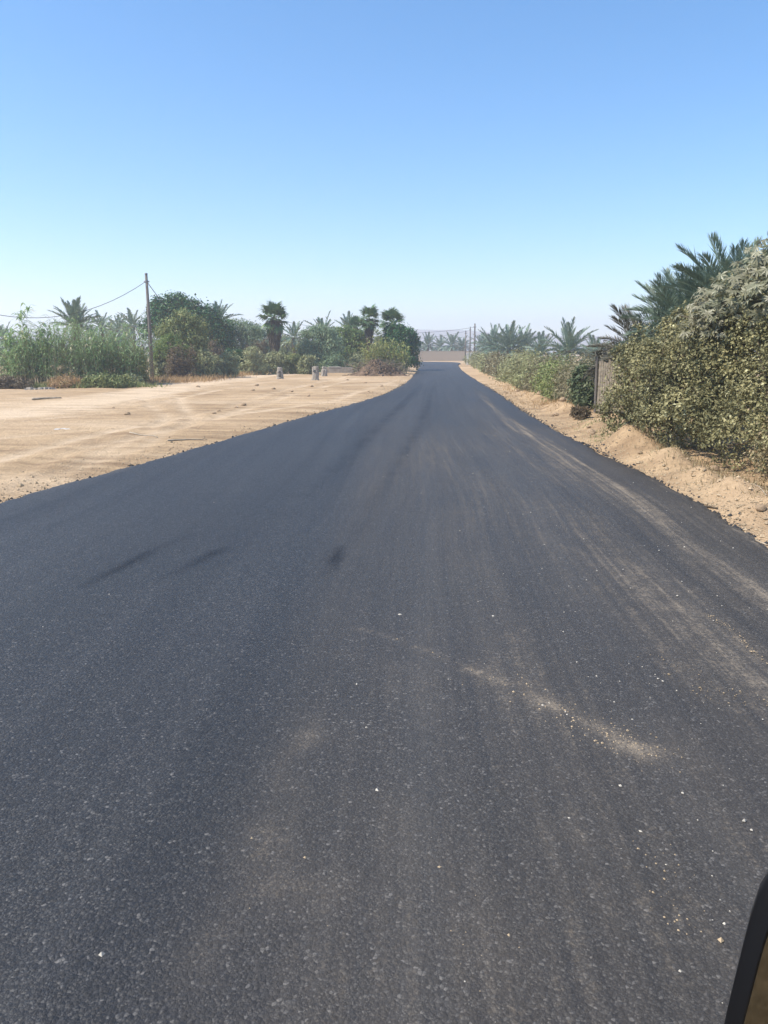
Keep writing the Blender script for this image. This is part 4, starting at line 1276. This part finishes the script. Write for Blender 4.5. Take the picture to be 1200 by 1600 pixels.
def castor(label, loc, lobes, n, r, seed):
    global b_t
    q = rng(seed)
    t = thing('star_leaf_plant', label, 'plant', (loc[0], loc[1], gz(*loc)))
    lb = np.array(lobes)
    li = q.integers(0, len(lb), n)
    d = unit(q.normal(size=(n, 3)) + np.array([-.25, -.35, .45]))
    P = lb[li, :3] + d * lb[li, 3:] * (1.05 - np.abs(q.normal(0, .38, n)))[:, None] + q.normal(0, .07, (n, 3))
    N = unit(d * .6 + np.array([-.15, -.25, .5]) + q.normal(0, .5, (n, 3)))
    b_t = np.clip(.5 + q.normal(0, .22, n), 0, 1)
    b = MB(); star_leaves(b, q, P, N, r * q.uniform(.45, 1.25, n))
    b.build('leaves', M['castor'], t)
    f_, _, _ = foliage(q, [(l_[0] + .1, l_[1] + .1, l_[2] - .35, l_[3] * 1.1, l_[4] * 1.1, l_[5] * 1.3) for l_ in lobes], n * 9, .055, .033, clump=.3, per=30, low=True)
    f_.build('small_leaves', M['dusty'], t)
    s_ = MB()
    for lo in lobes:
        s_.tube([(0, 0, -.1), (lo[0] * .4, lo[1] * .4, lo[2] * .55), lo[:3]], [.05, .035, .02], 6, .6)
    for j in q.choice(n, 260, replace=False):
        c_ = lb[li[j], :3]
        s_.tube([c_, (c_ + P[j]) / 2 + q.normal(0, .03, 3), P[j]], [.012, .008, .005], 4, .9, False)
    s_.build('stems', M['twig'], t)
    return t


castor('tall plant with dusty star shaped leaves highest at the right edge', (6.75, 13.0),
       [(-.9, 0, 2.55, .6, .7, .5), (-1.25, .3, 2.2, .5, .6, .5), (.5, .2, 3.75, .4, .5, .3), (-.3, .2, 3.05, .6, .7, .45), (.1, -.5, 3.35, .6, .7, .45), (.7, -.2, 3.6, .7, .8, .4), (-.6, -.6, 2.4, .6, .8, .5), (.2, -.8, 2.7, .7, .8, .5), (.9, -1.2, 3.0, .7, .8, .6)], 2300, .125, 310)
castor('smaller star leaved plant between the reed screen and the large shrub', (6.3, 17.2),
       [(-.25, 0, 1.35, .5, .6, .45), (.25, .2, 1.75, .5, .6, .4), (-.35, -.3, .95, .4, .5, .4), (.5, -.5, 1.9, .5, .6, .4)], 620, .13, 311)
grass_tufts('green_weeds', 'thin green weeds on the right verge before the big shrub', line(G(915, 665), G(960, 692), 6) + line(G(1000, 690), G(1040, 705), 4), 'hedge', 315, 800, .10, spread=.12, wid=.012)
grass_tufts('dry_grass', 'short dry grass under the hedge along the right verge', line(G(845, 628), G(930, 645), 10) + line(G(790, 600), G(840, 622), 8), 'straw', 316, 1600, .18, spread=.3, wid=.018)

grass_tufts('dry_grass', 'short straw coloured grass along the foot of the big dusty shrubs', line(G(1010, 700), G(1075, 722), 6) + line(G(1075, 722), G(1215, 782), 14), 'khaki', 318, 1000, .12, spread=.16, wid=.012)

# ============================================================ CAR beside the photographer
M['car_paint'] = solid('dark_car_paint', (.012, .014, .02), .25, .5, .1)
M['black_plastic'] = solid('black_plastic', (.006, .006, .007), .3, .4, .1)
M['tyre'] = solid('tyre_rubber', (.02, .02, .02), .9, .2, .2)
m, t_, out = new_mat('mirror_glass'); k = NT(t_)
bb = k.n('BsdfPrincipled'); bb.inputs['Base Color'].default_value = (.34, .265, .16, 1); bb.inputs['Metallic'].default_value = 1; bb.inputs['Roughness'].default_value = .05  # brown tint paints in the warm reflection of the glass
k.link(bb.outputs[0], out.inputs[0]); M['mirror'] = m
M['window'] = solid('tinted_glass', (.01, .012, .014), .05, .6, .05)

YAW = R(-42)
ML = Vector((-1.06, .80, 1.02))
MW = Vector((.572, .73, 1.02))
rot = Matrix.Rotation(YAW, 3, 'Z')
cl = MW - rot @ ML
car = thing('parked_car', 'dark car whose side mirror pokes into the lower right corner', 'car', (cl.x, cl.y, .02), YAW)


def loft(secs, k=20, e=4.0):
    """closed body from (y, halfwidth, z0, z1) cross-sections"""
    b = MB(); a = (np.arange(k) + .5) / k * 2 * math.pi
    ca, sa = np.cos(a), np.sin(a); m_ = (np.abs(ca) ** e + np.abs(sa) ** e) ** (-1 / e)
    for (y_, hw, z0, z1) in secs:
        b.V.append(np.stack([ca * m_ * hw, np.full(k, y_), (z0 + z1) / 2 + sa * m_ * (z1 - z0) / 2], 1)); b.T.append(np.full(k, .5)); b.n += k
    for r_ in range(len(secs) - 1):
        j = np.arange(k); b.F.append(np.stack([r_ * k + j, r_ * k + k + j, r_ * k + k + (j + 1) % k, r_ * k + (j + 1) % k], 1))
    b.F.append(np.array([list(range(k))])); b.F.append(np.array([list(range(k))[::-1]]) + (len(secs) - 1) * k)
    return b


loft([(-2.15, .70, .45, .80), (-2.0, .82, .3, .92), (-1.2, .88, .25, .98), (0, .9, .24, .98), (.9, .88, .25, .95), (1.6, .84, .28, .86), (2.05, .74, .32, .74), (2.15, .6, .4, .66)], 28, 4.5).build('body', M['car_paint'], car, True)
loft([(-1.7, .62, .9, .96), (-1.3, .66, .9, 1.22), (-.7, .66, .9, 1.42), (.0, .66, .9, 1.44), (.45, .66, .9, 1.36), (1.05, .66, .88, .95)], 24, 4).build('cabin_glass', M['window'], car, True)
loft([(-.95, .56, 1.38, 1.43), (-.6, .58, 1.40, 1.465), (0, .58, 1.41, 1.475), (.32, .56, 1.38, 1.43)], 20, 4).build('roof', M['car_paint'], car, True)
for sx in (-1, 1):
    for y_ in (-1.3, 1.32):
        wl = MB(); aa = np.arange(22) / 22 * 2 * math.pi
        prof_ = [(.16, -.0), (.29, -.01), (.325, .02), (.33, .1), (.32, .18), (.28, .2), (.16, .2)]
        for r_, d_ in prof_:
            wl.V.append(np.stack([np.full(22, sx * (.90 - d_)), y_ + np.cos(aa) * r_, .315 + np.sin(aa) * r_], 1)); wl.T.append(np.full(22, .5)); wl.n += 22
        j = np.arange(22)
        for r_ in range(len(prof_) - 1):
            wl.F.append(np.stack([r_ * 22 + j, r_ * 22 + (j + 1) % 22, r_ * 22 + 22 + (j + 1) % 22, r_ * 22 + 22 + j], 1))
        wo = wl.build('wheel', M['tyre'], car, True)
        MB().tube([(sx * .885, y_, .315), (sx * .80, y_, .315)], .17, 16).build('rim', M['metal'], wo)
# side mirror: a deep shell with the glass set back in it, on a short arm
mir = thing('side_mirror', None, None); del_keys = None
mir.parent = car; mir.location = ML; mir.rotation_euler = (R(8), R(7), R(0))
b = loft([(-.045, .150, -.27, .16), (-.02, .155, -.275, .165), (.05, .145, -.26, .155), (.10, .11, -.2, .12), (.125, .05, -.1, .06)], 40, 5)
b.build('mirror_shell', M['black_plastic'], mir, True)
b = loft([(-.0535, .128, -.248, .138), (-.0475, .131, -.251, .141)], 40, 5)
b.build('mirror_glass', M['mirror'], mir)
MB().tube([(.10, .05, -.1), (.2, .04, -.12), (.27, .02, -.13)], [.035, .03, .04], 8).build('mirror_arm', M['black_plastic'], mir, True)
